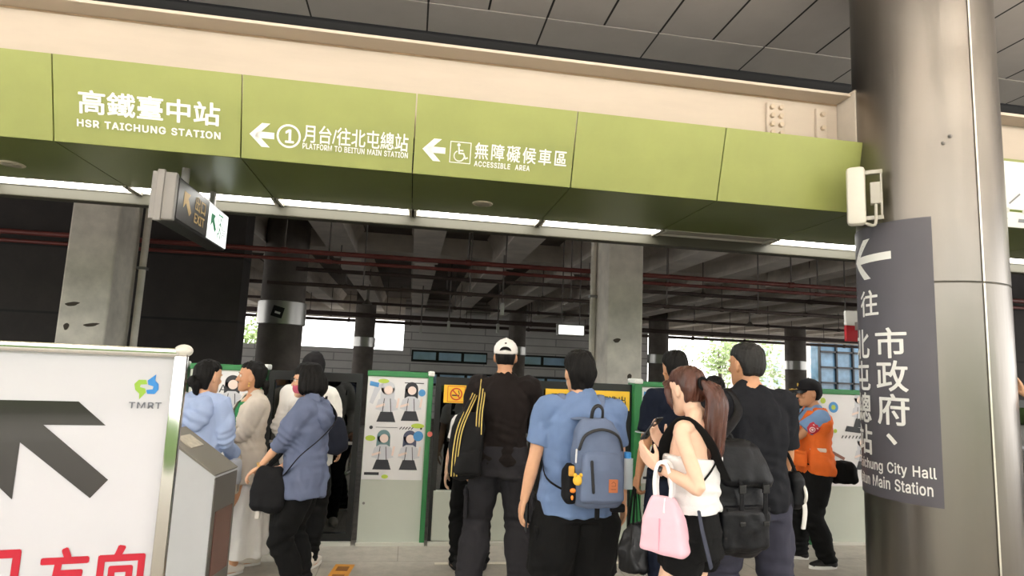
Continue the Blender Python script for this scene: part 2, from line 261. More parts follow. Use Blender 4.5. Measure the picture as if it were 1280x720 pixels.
# outlines of the Latin letters: advance | points | triangles (thousandths of the letter size)
GLYPH = {
'1': '453|76,0 76,55 391,55 391,0 276,509 276,0 212,0 212,448 209,448 86,358 86,427 198,509|10,4,11 10,8,4 8,7,4 7,5,4 10,9,8 6,5,7 0,2,1 0,3,2',
'A': '480|16,0 201,509 276,509 463,0 395,0 287,302 276,334 264,372 250,420 232,478 245,478 228,419 213,371 201,333 191,302 85,0 110,142 110,199 370,199 370,142|0,9,1 9,2,1 9,10,2 10,3,2 0,17,9 17,11,9 11,8,9 11,8,10 8,18,10 18,3,10 7,18,8 17,12,11 6,18,7 17,13,12 5,18,6 17,14,13 17,16,14 16,15,14 4,19,5 19,18,5 0,16,17 16,18,17 16,19,18 19,3,18 0,15,16 4,3,19',
'B': '456|60,0 60,509 241,509 289,504 329,491 359,469 381,442 394,410 398,374 395,344 387,320 373,301 356,286 336,275 315,267 315,262 339,257 363,245 385,227 402,203 414,173 418,136 413,100 400,67 377,39 344,18 301,4 247,0 125,57 245,57 296,63 330,80 349,105 355,137 352,161 342,184 327,203 306,218 279,228 248,231 125,231 125,285 238,285 265,288 288,296 308,309 323,326 333,348 336,372 330,403 313,429 283,446 240,452 125,452|0,53,1 53,2,1 53,3,2 53,4,3 53,5,4 53,52,5 52,6,5 0,41,53 51,6,52 50,6,51 50,7,6 49,7,50 49,8,7 48,8,49 48,9,8 47,9,48 46,9,47 46,10,9 45,10,46 45,11,10 44,11,45 44,12,11 43,12,44 42,12,43 42,13,12 0,40,41 40,42,41 40,13,42 40,14,13 40,15,14 40,16,15 40,17,16 40,39,17 39,18,17 0,28,40 38,18,39 37,18,38 37,19,18 36,19,37 36,20,19 35,20,36 34,20,35 34,21,20 33,21,34 32,21,33 32,22,21 31,22,32 31,23,22 30,23,31 30,24,23 29,24,30 0,29,28 0,24,29 0,25,24 0,26,25 0,27,26',
'C': '510|267,-7 205,1 150,25 104,63 70,115 48,179 40,254 48,329 70,393 104,445 150,484 205,508 267,516 305,513 340,504 373,490 402,471 427,447 448,418 463,385 473,348 408,348 401,373 389,395 375,413 357,428 337,440 315,449 292,454 267,456 223,450 184,432 150,403 125,364 109,314 103,254 109,194 125,145 151,105 184,76 223,59 267,53 292,55 315,60 337,69 357,81 375,96 389,114 401,136 408,160 473,160 463,124 448,91 428,62 402,38 373,19 341,5 305,-4|11,13,12 11,14,13 10,14,11 10,15,14 10,16,15 9,16,10 9,29,16 29,17,16 9,30,29 28,17,29 27,17,28 9,31,30 26,17,27 26,18,17 8,31,9 25,18,26 8,32,31 24,18,25 24,19,18 23,19,24 8,33,32 22,19,23 7,33,8 22,20,19 21,20,22 7,34,33 6,34,7 6,35,34 5,35,6 5,36,35 5,37,36 4,37,5 48,50,49 48,51,50 4,38,37 47,51,48 47,52,51 3,38,4 46,52,47 3,39,38 45,52,46 45,53,52 44,53,45 3,40,39 43,53,44 2,40,3 43,54,53 42,54,43 2,41,40 41,54,42 2,54,41 2,55,54 1,55,2 1,56,55 1,57,56 0,57,1',
'E': '419|60,0 60,509 372,509 372,452 125,452 125,286 355,286 355,229 125,229 125,57 375,57 375,0|0,4,1 4,2,1 4,3,2 0,5,4 0,8,5 8,6,5 8,7,6 0,9,8 0,10,9 0,11,10',
'F': '410|60,0 60,509 369,509 369,452 125,452 125,278 346,278 346,221 125,221 125,0|0,4,1 4,2,1 4,3,2 0,5,4 0,8,5 8,6,5 8,7,6 0,9,8',
'G': '520|269,-7 205,1 149,25 104,64 69,116 47,179 40,254 47,329 69,393 103,445 149,484 203,508 265,516 304,513 340,504 374,489 403,469 429,445 449,416 465,384 474,349 408,349 399,372 387,393 373,411 356,427 337,439 315,448 291,454 265,456 222,450 183,432 150,404 125,364 109,314 103,254 109,194 125,145 151,105 184,76 224,59 269,53 309,57 345,71 374,93 396,123 410,160 415,202 434,199 283,199 283,256 478,256 478,200 471,141 451,91 419,50 377,19 326,0|11,13,12 11,14,13 10,14,11 10,15,14 10,16,15 9,16,10 9,29,16 29,17,16 9,30,29 28,17,29 27,17,28 9,31,30 26,17,27 8,31,9 26,18,17 25,18,26 8,32,31 24,18,25 24,19,18 23,19,24 8,33,32 7,33,8 22,19,23 22,20,19 21,20,22 7,34,33 6,34,7 6,35,34 49,51,50 49,47,51 47,52,51 5,35,6 5,36,35 49,46,47 48,52,47 48,53,52 46,48,49 46,53,48 5,37,36 4,37,5 45,53,46 4,38,37 45,54,53 44,54,45 3,38,4 3,39,38 43,54,44 43,55,54 3,40,39 42,55,43 2,40,3 2,41,40 41,55,42 2,55,41 2,56,55 1,56,2 1,57,56 0,57,1',
'H': '517|60,0 60,509 125,509 125,289 392,289 392,509 457,509 457,0 392,0 392,232 125,232 125,0|0,2,1 0,3,2 4,6,5 4,7,6 0,10,3 10,4,3 10,9,4 9,7,4 0,11,10 8,7,9',
'I': '300|31,0 31,57 118,57 118,452 31,452 31,509 269,509 269,452 183,452 183,57 269,57 269,0|4,6,5 4,7,6 3,7,4 2,8,3 8,7,3 2,9,8 0,2,1 0,9,2 0,10,9 0,11,10',
'L': '393|60,0 60,509 125,509 125,57 361,57 361,0|0,2,1 0,3,2 0,4,3 0,5,4',
'M': '628|60,0 60,509 152,509 277,187 282,174 287,159 293,141 299,123 305,103 311,84 317,65 322,49 307,49 312,65 318,83 324,102 330,121 336,140 342,158 348,174 352,187 476,509 568,509 568,0 504,0 504,291 504,308 504,327 505,347 505,369 506,391 506,413 507,435 507,457 513,457 505,433 498,409 490,386 482,363 474,341 467,322 461,305 456,291 342,0 286,0 170,291 165,304 159,321 152,340 145,361 137,384 129,408 121,432 112,457 119,457 119,437 120,416 120,394 121,372 121,350 122,328 122,309 122,291 122,0|0,53,1 53,2,1 53,54,2 54,3,2 20,33,21 33,22,21 33,34,22 34,23,22 0,52,53 55,3,54 20,32,33 35,32,34 32,23,34 56,52,55 52,3,55 20,35,32 35,31,32 20,36,35 0,56,52 56,51,52 0,57,56 20,37,36 0,58,57 20,38,37 0,59,58 20,39,38 0,60,59 20,40,39 0,61,60 20,41,40 0,62,61 20,42,41 0,63,62 20,43,42 19,43,20 18,43,19 17,43,18 16,43,17 15,43,16 14,43,15 13,10,14 10,43,14 13,11,10 12,11,13',
'N': '523|60,0 60,509 136,509 343,183 352,169 363,151 375,130 388,107 401,82 414,55 405,54 402,81 401,108 400,134 399,157 399,178 399,195 399,509 463,509 463,0 387,0 202,290 190,310 177,331 164,354 148,381 130,413 108,452 119,454 121,417 122,384 123,354 124,328 125,307 125,291 125,0|0,27,1 27,2,1 27,28,2 28,3,2 16,18,17 16,19,18 29,26,28 26,3,28 0,29,27 29,26,27 0,30,29 25,3,26 0,31,30 24,3,25 23,3,24 0,32,31 22,3,23 0,33,32 21,3,22 0,34,33 0,35,34 20,3,21 15,19,16 20,4,3 14,19,15 20,5,4 13,19,14 20,6,5 12,19,13 20,7,6 11,19,12 20,8,7 20,10,8 10,9,8 10,19,11 20,19,10',
'O': '533|267,-7 205,1 150,25 105,63 70,115 48,179 40,254 48,329 70,393 105,445 150,484 205,508 267,516 329,508 384,484 429,445 464,393 486,329 493,254 486,179 464,115 429,63 384,25 329,1 267,53 310,59 349,76 383,105 408,144 425,194 430,254 425,314 408,365 383,404 349,433 310,450 267,456 223,450 184,433 151,404 125,364 109,314 103,254 109,194 125,144 151,105 184,76 223,59|11,13,12 10,13,11 10,14,13 9,14,10 9,36,14 36,15,14 9,37,36 35,15,36 34,15,35 9,38,37 8,38,9 34,16,15 33,16,34 8,39,38 32,16,33 8,40,39 7,40,8 32,17,16 31,17,32 7,41,40 6,41,7 31,18,17 30,18,31 6,42,41 5,42,6 5,43,42 29,18,30 29,19,18 5,44,43 28,19,29 4,44,5 28,20,19 4,45,44 27,20,28 3,45,4 27,21,20 3,46,45 26,21,27 3,47,46 25,21,26 25,22,21 2,47,3 2,24,47 24,22,25 2,22,24 1,22,2 1,23,22 1,0,23',
'P': '445|60,0 60,509 235,509 289,503 332,487 366,462 390,430 404,391 409,348 404,304 390,265 366,233 332,207 289,191 235,186 109,186 109,242 233,242 269,246 297,256 318,272 333,294 342,319 344,348 342,376 333,402 318,423 297,439 268,449 232,452 125,452 125,0|0,30,1 30,2,1 30,3,2 30,4,3 30,5,4 30,29,5 29,28,5 28,6,5 0,16,30 16,31,30 27,6,28 26,6,27 26,7,6 25,7,26 24,7,25 24,8,7 23,8,24 22,8,23 22,9,8 21,9,22 21,10,9 20,10,21 19,10,20 19,11,10 18,11,19 17,11,18 0,15,16 31,17,16 31,14,17 14,11,17 14,12,11 14,13,12 0,14,15 0,31,14',
'R': '449|60,0 60,509 236,509 290,504 333,489 367,465 390,433 405,395 409,352 405,309 390,271 367,240 333,217 289,203 236,198 96,198 96,255 234,255 269,258 298,267 319,281 334,300 342,324 345,352 342,380 334,405 319,425 298,440 269,449 233,452 125,452 125,0 353,0 230,229 303,229 428,0|0,16,1 16,30,1 30,2,1 30,3,2 30,4,3 30,5,4 30,29,5 29,28,5 28,6,5 16,31,30 27,6,28 26,6,27 26,7,6 25,7,26 24,7,25 24,8,7 23,8,24 22,8,23 22,9,8 21,9,22 21,10,9 20,10,21 19,10,20 19,11,10 18,11,19 17,11,18 0,15,16 31,17,16 31,33,17 33,11,17 33,34,11 34,12,11 31,14,33 14,32,33 35,12,34 13,35,12 14,35,13 0,14,15 0,31,14 32,35,14',
'S': '447|224,-9 172,-4 128,9 91,31 64,60 46,96 38,137 104,137 110,110 123,88 142,71 166,59 194,52 224,49 257,52 286,60 311,74 329,92 341,114 346,139 342,161 332,179 316,193 296,205 272,214 245,222 184,239 128,260 86,289 60,326 52,372 58,413 75,448 102,476 138,498 180,511 227,516 275,511 316,498 351,476 377,449 394,415 401,378 337,378 326,412 302,437 267,453 225,459 194,456 167,448 145,435 129,418 118,398 115,376 119,352 131,334 148,319 169,308 191,300 212,293 264,279 287,272 312,264 336,252 359,238 379,220 395,198 405,171 408,139 403,99 386,64 360,34 323,11 278,-4|35,37,36 34,37,35 34,38,37 33,38,34 33,39,38 33,40,39 32,47,33 47,40,33 32,48,47 46,40,47 32,49,48 45,40,46 45,41,40 31,49,32 31,50,49 44,41,45 31,51,50 31,52,51 44,42,41 30,52,31 43,42,44 30,53,52 30,54,53 29,54,30 29,55,54 29,56,55 28,56,29 28,57,56 28,58,57 28,59,58 28,60,59 27,60,28 27,61,60 27,62,61 27,63,62 26,63,27 26,64,63 25,64,26 25,65,64 24,65,25 24,66,65 23,66,24 22,66,23 22,67,66 21,67,22 20,67,21 20,68,67 19,68,20 18,68,19 18,69,68 5,7,6 5,8,7 17,69,18 5,9,8 17,70,69 4,9,5 16,70,17 4,10,9 15,70,16 4,11,10 15,71,70 14,71,15 3,11,4 3,12,11 13,71,14 3,13,12 3,71,13 3,72,71 2,72,3 2,73,72 1,73,2 1,0,73',
'T': '449|32,452 32,509 417,509 417,452 257,452 257,0 193,0 193,452|0,2,1 0,3,2 7,3,0 6,4,7 4,3,7 6,5,4',
'U': '517|259,-8 203,-2 154,15 114,43 85,80 66,124 60,173 60,509 124,509 124,178 128,144 141,113 160,87 187,68 220,56 259,52 298,56 331,68 357,87 377,113 389,144 393,178 393,509 457,509 457,173 451,124 433,80 403,43 363,15 315,-2|6,8,7 6,9,8 21,23,22 21,24,23 6,10,9 20,24,21 5,10,6 20,25,24 5,11,10 19,25,20 19,26,25 4,11,5 4,12,11 18,26,19 4,13,12 17,26,18 3,13,4 17,27,26 3,14,13 16,27,17 3,15,14 15,27,16 3,27,15 2,27,3 2,28,27 1,28,2 1,29,28 0,29,1',
'X': '474|18,0 217,284 217,236 29,509 104,509 178,400 192,379 204,361 214,345 223,329 233,312 243,292 232,292 243,311 252,329 261,345 272,361 284,379 298,400 374,509 446,509 259,239 259,287 456,0 382,0 292,129 279,149 268,165 259,180 250,195 241,212 230,231 244,231 235,213 225,196 216,181 206,166 195,149 182,129 91,0|2,4,3 2,5,4 18,20,19 18,21,20 2,6,5 17,21,18 2,7,6 16,21,17 2,8,7 15,21,16 2,1,8 1,9,8 14,22,15 22,21,15 1,10,9 13,22,14 1,12,10 12,11,10 12,22,13 1,22,12 1,23,22 0,31,1 31,32,1 32,23,1 0,33,31 33,30,31 33,30,32 30,23,32 0,34,33 29,23,30 0,35,34 28,23,29 0,36,35 27,23,28 0,37,36 26,23,27 0,38,37 25,23,26 0,39,38 24,23,25',
'a': '389|160,-9 126,-5 94,5 68,22 48,45 35,73 30,108 34,138 43,161 58,179 78,193 100,203 125,211 152,216 178,220 209,224 234,227 252,230 265,235 273,243 276,255 276,257 273,279 267,297 256,311 240,322 220,329 196,331 171,329 149,322 132,313 118,301 107,288 100,274 41,291 57,322 79,346 104,364 133,375 163,382 194,384 215,383 239,379 263,372 286,360 306,343 322,320 333,290 337,251 337,0 277,0 277,52 272,52 264,38 252,25 236,12 215,1 190,-6 170,45 202,49 228,59 248,74 263,93 272,115 276,138 276,190 270,186 259,182 246,179 231,176 216,173 200,171 186,169 175,168 154,164 134,159 117,150 103,139 95,124 92,105 94,87 102,72 114,61 130,52 149,47|39,41,40 39,42,41 38,42,39 38,43,42 37,43,38 37,44,43 36,44,37 36,45,44 35,45,36 35,27,45 27,46,45 35,28,27 26,46,27 35,29,28 25,46,26 35,30,29 34,30,35 24,46,25 24,47,46 34,31,30 23,47,24 34,32,31 22,47,23 33,32,34 22,48,47 21,48,22 20,48,21 19,48,20 19,49,48 18,49,19 17,65,18 65,49,18 16,65,17 15,65,16 14,65,15 13,65,14 12,65,13 11,65,12 10,65,11 9,65,10 9,66,65 64,49,65 9,67,66 9,68,67 8,68,9 8,69,68 8,70,69 8,71,70 8,72,71 8,73,72 8,74,73 8,75,74 7,75,8 7,76,75 7,77,76 7,78,77 63,49,64 6,78,7 6,79,78 62,49,63 5,79,6 5,80,79 61,51,62 51,49,62 5,81,80 60,51,61 4,81,5 4,82,81 4,83,82 59,52,60 52,51,60 4,84,83 59,53,52 50,49,51 58,53,59 4,58,84 4,53,58 3,53,4 3,54,53 3,55,54 2,55,3 2,56,55 1,56,2 1,57,56 0,57,1',
'c': '396|207,-8 159,-2 117,16 82,46 56,85 40,133 34,187 40,243 56,291 82,330 117,360 159,378 207,384 234,383 260,377 284,368 305,356 324,341 340,322 353,301 362,277 303,262 298,276 290,289 281,301 270,311 257,319 242,325 226,329 207,330 173,325 145,310 124,287 108,258 99,224 96,187 99,151 108,117 124,89 145,66 173,51 207,46 226,48 243,52 258,58 271,66 282,76 292,89 299,102 304,117 363,102 354,78 341,56 325,37 306,21 285,9 261,-1 235,-6|11,13,12 11,14,13 10,14,11 10,15,14 10,16,15 9,16,10 9,17,16 9,29,17 29,18,17 8,30,9 30,29,9 28,18,29 27,18,28 8,31,30 26,18,27 26,19,18 25,19,26 24,19,25 8,32,31 23,19,24 23,20,19 7,32,8 22,20,23 7,33,32 22,21,20 7,34,33 6,34,7 6,35,34 5,35,6 5,36,35 5,37,36 4,37,5 4,38,37 48,50,49 48,51,50 47,51,48 46,51,47 4,39,38 3,39,4 46,52,51 45,52,46 44,52,45 3,40,39 43,52,44 43,53,52 42,53,43 3,41,40 41,53,42 3,53,41 2,53,3 2,54,53 2,55,54 1,55,2 1,56,55 1,57,56 0,57,1',
'e': '404|212,-8 161,-2 117,16 82,46 56,85 40,132 34,187 39,242 55,290 81,329 115,359 157,378 205,384 236,382 266,374 294,361 319,341 341,315 357,282 368,242 371,194 371,169 75,169 75,221 338,221 310,202 307,237 298,269 283,294 263,314 237,326 205,330 173,326 146,313 125,294 109,270 99,241 96,211 96,178 100,139 110,106 128,80 151,61 179,50 212,46 234,48 254,53 271,61 285,73 297,88 306,105 365,91 353,63 335,39 311,19 283,4 249,-5|11,13,12 11,14,13 10,14,11 10,15,14 10,16,15 9,16,10 9,31,16 31,17,16 9,32,31 30,17,31 8,32,9 29,17,30 8,33,32 29,18,17 28,18,29 8,34,33 27,18,28 8,35,34 7,35,8 27,19,18 7,36,35 26,19,27 26,24,19 24,20,19 6,23,7 23,36,7 23,37,36 25,24,26 6,22,23 37,24,23 37,20,24 38,20,37 38,21,20 5,22,6 39,21,38 5,21,22 5,39,21 5,40,39 4,40,5 4,41,40 49,51,50 49,52,51 48,52,49 3,41,4 3,42,41 47,52,48 47,53,52 3,43,42 46,53,47 45,53,46 3,44,43 44,53,45 3,53,44 2,53,3 2,54,53 2,55,54 1,55,2 1,56,55 0,56,1',
'g': '425|207,-151 168,-148 134,-140 105,-127 82,-110 64,-91 51,-69 101,-41 110,-53 122,-66 136,-78 154,-88 178,-95 207,-97 249,-92 282,-75 304,-47 311,-6 311,68 306,68 298,56 287,41 272,28 252,16 227,8 195,5 152,10 113,27 80,53 55,90 39,136 34,191 39,246 55,293 80,332 112,361 152,378 196,384 228,382 253,373 273,360 288,346 299,331 308,319 313,319 313,379 372,379 372,-9 367,-54 350,-90 324,-117 291,-136 251,-147 205,59 237,63 264,75 285,95 300,121 309,154 312,193 309,231 300,264 285,291 264,312 237,325 205,330 172,325 145,312 124,290 109,262 99,229 96,193 99,155 109,123 124,96 145,76 172,63|36,38,37 36,39,38 44,46,45 44,47,46 35,39,36 35,40,39 34,40,35 34,41,40 34,42,41 33,66,34 66,65,34 65,42,34 65,43,42 64,43,65 63,43,64 33,67,66 63,44,43 63,62,44 62,61,44 61,60,44 60,47,44 33,68,67 32,68,33 32,69,68 32,70,69 31,70,32 59,47,60 31,71,70 31,72,71 58,47,59 30,72,31 30,73,72 57,47,58 29,73,30 29,74,73 56,18,57 18,47,57 29,75,74 55,18,56 28,75,29 28,76,75 54,19,55 19,18,55 54,20,19 17,47,18 28,53,76 53,20,54 28,20,53 28,21,20 27,21,28 27,22,21 27,23,22 26,23,27 26,24,23 25,24,26 16,47,17 16,48,47 6,8,7 15,48,16 6,9,8 15,49,48 6,10,9 5,10,6 14,49,15 5,11,10 5,12,11 14,50,49 4,12,5 13,50,14 4,13,12 4,50,13 3,50,4 3,51,50 2,51,3 2,52,51 1,52,2 1,0,52',
'h': '410|114,227 114,0 53,0 53,509 114,509 114,287 102,287 124,332 152,362 187,379 227,384 264,380 295,369 321,349 341,321 353,285 357,240 357,0 296,0 296,235 290,275 273,304 246,323 210,329 184,326 161,317 141,303 126,283 117,257|2,4,3 2,6,4 6,5,4 9,11,10 9,12,11 8,12,9 8,13,12 7,13,8 7,23,13 23,14,13 6,25,7 25,24,7 24,23,7 22,14,23 21,14,22 21,15,14 6,26,25 20,15,21 6,27,26 2,28,6 28,27,6 20,16,15 19,16,20 2,0,28 19,17,16 18,17,19 2,1,0',
'i': '167|84,443 67,446 54,455 44,468 41,483 44,499 54,512 67,521 84,524 100,521 114,512 123,499 126,483 123,468 114,455 100,446 53,0 53,379 114,379 114,0|16,18,17 16,19,18 7,9,8 6,9,7 6,10,9 5,10,6 5,11,10 4,11,5 4,12,11 3,12,4 3,13,12 2,13,3 2,14,13 1,14,2 1,15,14 0,15,1',
'l': '189|139,-2 101,3 74,20 58,47 53,84 53,509 114,509 114,99 115,77 120,62 130,54 146,52 154,52 160,53 165,53 170,54 181,3 172,1 162,-1 151,-2|4,6,5 4,7,6 4,8,7 3,8,4 3,9,8 3,10,9 3,11,10 14,16,15 13,16,14 12,16,13 11,16,12 3,16,11 2,16,3 1,16,2 0,16,1 0,17,16 0,18,17 0,19,18',
'n': '410|114,227 114,0 53,0 53,379 112,379 112,287 102,287 124,332 152,362 187,379 227,384 264,380 295,369 321,349 341,321 353,285 357,240 357,0 296,0 296,235 290,275 273,304 246,323 210,329 184,326 161,317 141,303 126,283 117,257|9,11,10 9,12,11 2,4,3 2,6,4 6,5,4 8,12,9 8,13,12 7,13,8 7,23,13 23,14,13 6,25,7 25,24,7 24,23,7 22,14,23 21,14,22 21,15,14 6,26,25 20,15,21 6,27,26 2,28,6 28,27,6 20,16,15 19,16,20 2,0,28 19,17,16 18,17,19 2,1,0',
'o': '415|207,-8 159,-2 117,16 82,46 56,85 40,133 34,187 40,243 56,291 82,330 117,360 159,378 207,384 256,378 299,360 333,330 359,291 376,243 381,187 376,133 359,85 333,46 299,16 256,-2 207,46 242,51 270,66 292,89 307,117 316,151 319,187 316,224 307,258 292,287 270,310 242,325 207,330 173,325 145,310 124,287 108,258 99,224 96,187 99,151 108,117 124,89 145,66 173,51|11,13,12 10,13,11 10,14,13 9,14,10 9,15,14 8,37,9 37,36,9 36,15,9 36,35,15 35,16,15 8,38,37 34,16,35 8,39,38 33,16,34 7,39,8 33,17,16 7,40,39 32,17,33 7,41,40 31,17,32 6,41,7 31,18,17 6,42,41 30,18,31 5,42,6 5,43,42 29,18,30 29,19,18 5,44,43 28,19,29 28,20,19 4,44,5 4,45,44 27,20,28 4,46,45 26,20,27 3,46,4 26,21,20 3,47,46 25,21,26 3,24,47 24,21,25 3,21,24 2,21,3 2,22,21 1,22,2 1,23,22 0,23,1',
't': '227|204,379 204,327 6,327 6,379 65,471 126,471 126,98 128,76 136,61 150,53 170,50 177,50 185,51 194,52 202,54 213,2 203,-1 192,-3 180,-4 168,-4 125,2 92,21 72,52 65,93|23,5,4 23,6,5 2,0,3 2,1,0 23,7,6 22,7,23 22,8,7 22,9,8 13,15,14 22,10,9 12,15,13 21,10,22 11,15,12 10,15,11 21,15,10 20,15,21 19,15,20 19,16,15 19,17,16 19,18,17',
'u': '410|182,-5 146,-1 115,11 89,31 69,59 57,95 53,139 53,379 114,379 114,144 119,105 137,75 164,56 200,50 226,53 249,62 268,77 283,97 293,122 296,153 296,379 357,379 357,0 298,0 298,92 307,92 286,47 257,17 222,0|6,8,7 6,9,8 19,21,20 19,22,21 18,22,19 6,10,9 5,10,6 17,25,18 25,22,18 5,11,10 16,24,17 24,25,17 4,11,5 16,26,24 26,23,24 26,22,25 15,26,16 4,12,11 14,26,15 3,12,4 3,13,12 13,26,14 3,26,13 3,27,26 23,22,26 2,27,3 2,28,27 1,28,2 1,0,28',
'y': '389|47,-139 61,-86 71,-87 88,-90 104,-89 118,-84 130,-74 141,-58 151,-36 163,-1 17,379 84,379 165,155 177,121 187,87 196,53 206,21 184,21 193,53 202,87 212,121 224,155 305,379 371,379 204,-58 191,-85 177,-107 159,-124 139,-136 117,-143 91,-145 77,-145 65,-143 54,-141|9,11,10 9,12,11 21,23,22 21,24,23 9,13,12 20,24,21 19,16,20 16,24,20 9,14,13 18,15,19 15,16,19 9,18,14 18,15,14 9,17,18 9,16,17 9,24,16 8,24,9 7,24,8 7,25,24 6,25,7 5,25,6 4,25,5 4,26,25 0,2,1 0,3,2 3,26,4 0,26,3 0,27,26 0,28,27 0,29,28 33,29,0 32,29,33 32,30,29 31,30,32',
}

# ------------------------------------------------------------------ the setting
M_floor = brickmat('granite_tiles', '#aca69c', '#857f76', 1.2, .6, .004, .55, .16, .5, 9)
struct('floor', MB().span((-14, -9, -.25), (17, 6.02, 0)), M_floor)
M_ceil = brickmat('grey_ceiling_panels', '#bab5b0', '#2a2826', 1.215, 40, .010, .75, .05, 0, 2, shift=(.043, 1.2, 0))
# canopy ceiling: a border course of wide panels, then narrow panels (gaps are the joints of the brick texture)
M_ceil2 = brickmat('grey_ceiling_narrow_panels', '#bab5b0', '#201e1d', .6075, 40, .012, .75, .05, 0, 2, shift=(.043, 0, 0))
struct('ceiling', MB().span((-14, 5.87, 5.2), (17, 6.40, 5.3)), M_ceil)
struct('ceiling', MB().span((-14, -5.5, 5.2), (17, 5.85, 5.3)), M_ceil2)
M_dark = mat('void_shade_black', '#0a0909', .9)
struct('wall_void_shade', MB().span((-14, 6.46, 3.06), (17, 6.56, 5.3)), M_dark)  # black sheet closing the gap, standing in for the shade above the beam
M_conc = mat('weathered_concrete', '#d8d2c6', .85, var=.22, vscale=2.2, bump=.25, bscale=18)
M_conc_d = mat('lit_girder_concrete', '#e2dbd2', .9, var=.15, vscale=1.5)  # girders coloured pale as if lit, against the darkened slab
# viaduct deck over the tracks
struct('ceiling', MB().span((-34, 6.6, 5.22), (46, 36, 5.5)), mat('shaded_deck_soffit', '#6e6660', .9, var=.25, vscale=1.2))  # slab colour darkened for the shade between the girders
for i in range(-7, 16):
    x = .25+2.12*i
    mb = MB()
    for a, b in ((6.7, 17.2), (18.2, 34.2)):
        mb.prism([(-.34, 0), (.34, 0), (.27, .16), (.24, .5), (.42, .82), (-.42, .82), (-.24, .5), (-.27, .16)], lambda u, v, t, a=a: (x+u, a+t, 4.4+v), b-a)
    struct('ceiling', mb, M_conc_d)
mb = MB()
for y in (17.4, 34.4): mb.span((-20, y, 4.72), (34, y+.6, 5.22))
mb.span((-20, 34.6, 4.0), (34, 35.0, 4.75)); struct('ceiling', mb, M_conc_d)
M_ground = mat('track_bed', '#75706a', .95, var=.3, vscale=3)
struct('ground', MB().span((-60, 6.02, -1.5), (90, 130, -1.2)), M_ground)
struct('trim_1', MB().span((-14, 5.98, -1.2), (17, 6.02, -.25)), M_ground)
struct('ground', MB().span((-60, -60, -.5), (60, -9, -.26)), mat('pale_bounce_paving', '#c4bfb6', .9, var=.1))  # unseen ground laid pale to bounce daylight onto the canopy ceiling
M_hedge = mat('unseen_hedge_green', '#5f7a44', .9, var=.4, vscale=2, bump=.8, bscale=6)
struct('unseen_hedge', MB().box((0, -19, 1.9), (70, 3, 4.4), bev=.6), M_hedge)  # unseen block for the trees behind, added to dim daylight and reflections
# dark wall beyond the tracks on the left and pale clad wall far behind
M_dwall = brickmat('dark_wall_panels', '#2b2523', '#0f0d0d', 2.4, 1.1, .02, .8, .35, 0, 2, axis='xz')
struct('wall_left', MB().span((-16, 11.2, -1.2), (-2.95, 11.7, 5.2)), M_dwall)
struct('wall_right', MB().span((12.2, 11.2, -1.2), (26, 11.7, 5.2)), M_dwall)
M_clad = brickmat('grey_cladding', '#d6d3d0', '#a09e9c', 8, .42, .03, .7, .08, .5, 1, axis='xz')
struct('wall_back', MB().span((-12, 34.0, -1.2), (-.42, 34.3, 2.35)).span((-.42, 34.0, -1.2), (13.4, 34.3, 5.2)), M_clad)
M_bframe = mat('black_frame', '#14161a', .5)
M_bglass = mat('blue_window_glass', '#a3c4de', .12, var=.3, vscale=.6, spec=.8)
n = 1
for (x0, x1, z0, z1, k) in ((0.05, 4.15, 1.79, 2.42, 3), (5.6, 10.4, 1.79, 2.42, 3), (0.05, 10.4, .55, 1.25, 7)):
    o = struct('window_%d' % n, MB().span((x0, 33.88, z0), (x1, 34.02, z1)), M_bframe); n += 1
    w_ = (x1-x0)/k
    for j in range(k): MB().span((x0+j*w_+.1, 33.86, z0+.12), (x0+(j+1)*w_-.06, 33.9, z1-.1)).build('pane', M_bglass, o)

# ------------------------------------------------------------------ concrete pillars between the tracks
def pillar(x0, x1, label, pipe):
    t = thing('concrete_pillar', label, 'pillar', ((x0+x1)/2, 9.97, -1.2))
    hw = (x1-x0)/2
    MB().box((0, 0, 3.2), (2*hw, .75, 6.4), bev=.025).build('shaft', M_conc, t)
    MB().cyl((pipe, .28, 0), (pipe, .28, 6.3), .05, 12).build('drain_pipe', M_conc, t, True)
    mb = MB()
    for z in (2.4, 4.1, 5.6): mb.box((pipe, .28, z), (.13, .13, .04))
    mb.build('pipe_clip', mat('galvanised', '#8f8f8c', .45, .8), t)
    return t
def stains(t, spots):
    for x, z, rx, rz in spots:
        mb = MB(); mb.add([(x-t.location.x+rx*math.cos(a)*(1+.2*math.sin(3*a)), -.379, z+1.2+rz*math.sin(a)+.3*rx*math.cos(a)*(.5)) for a in [2*PI*i/14 for i in range(14)]], [tuple(range(14))]); mb.build('dark_stain', mat('stain_dark', '#4a4238', .9), t)
stains(pillar(-4.92, -4.28, 'square concrete pillar in front of the dark wall', .44), [(-4.75, 2.25, .09, .03), (-4.79, 1.93, .035, .05), (-4.47, 1.97, .10, .025)])
stains(pillar(3.10, 3.69, 'square concrete pillar above the yellow door notices, with a dark mark', -.36), [(3.26, 2.13, .06, .035), (3.48, 1.55, .035, .06)])
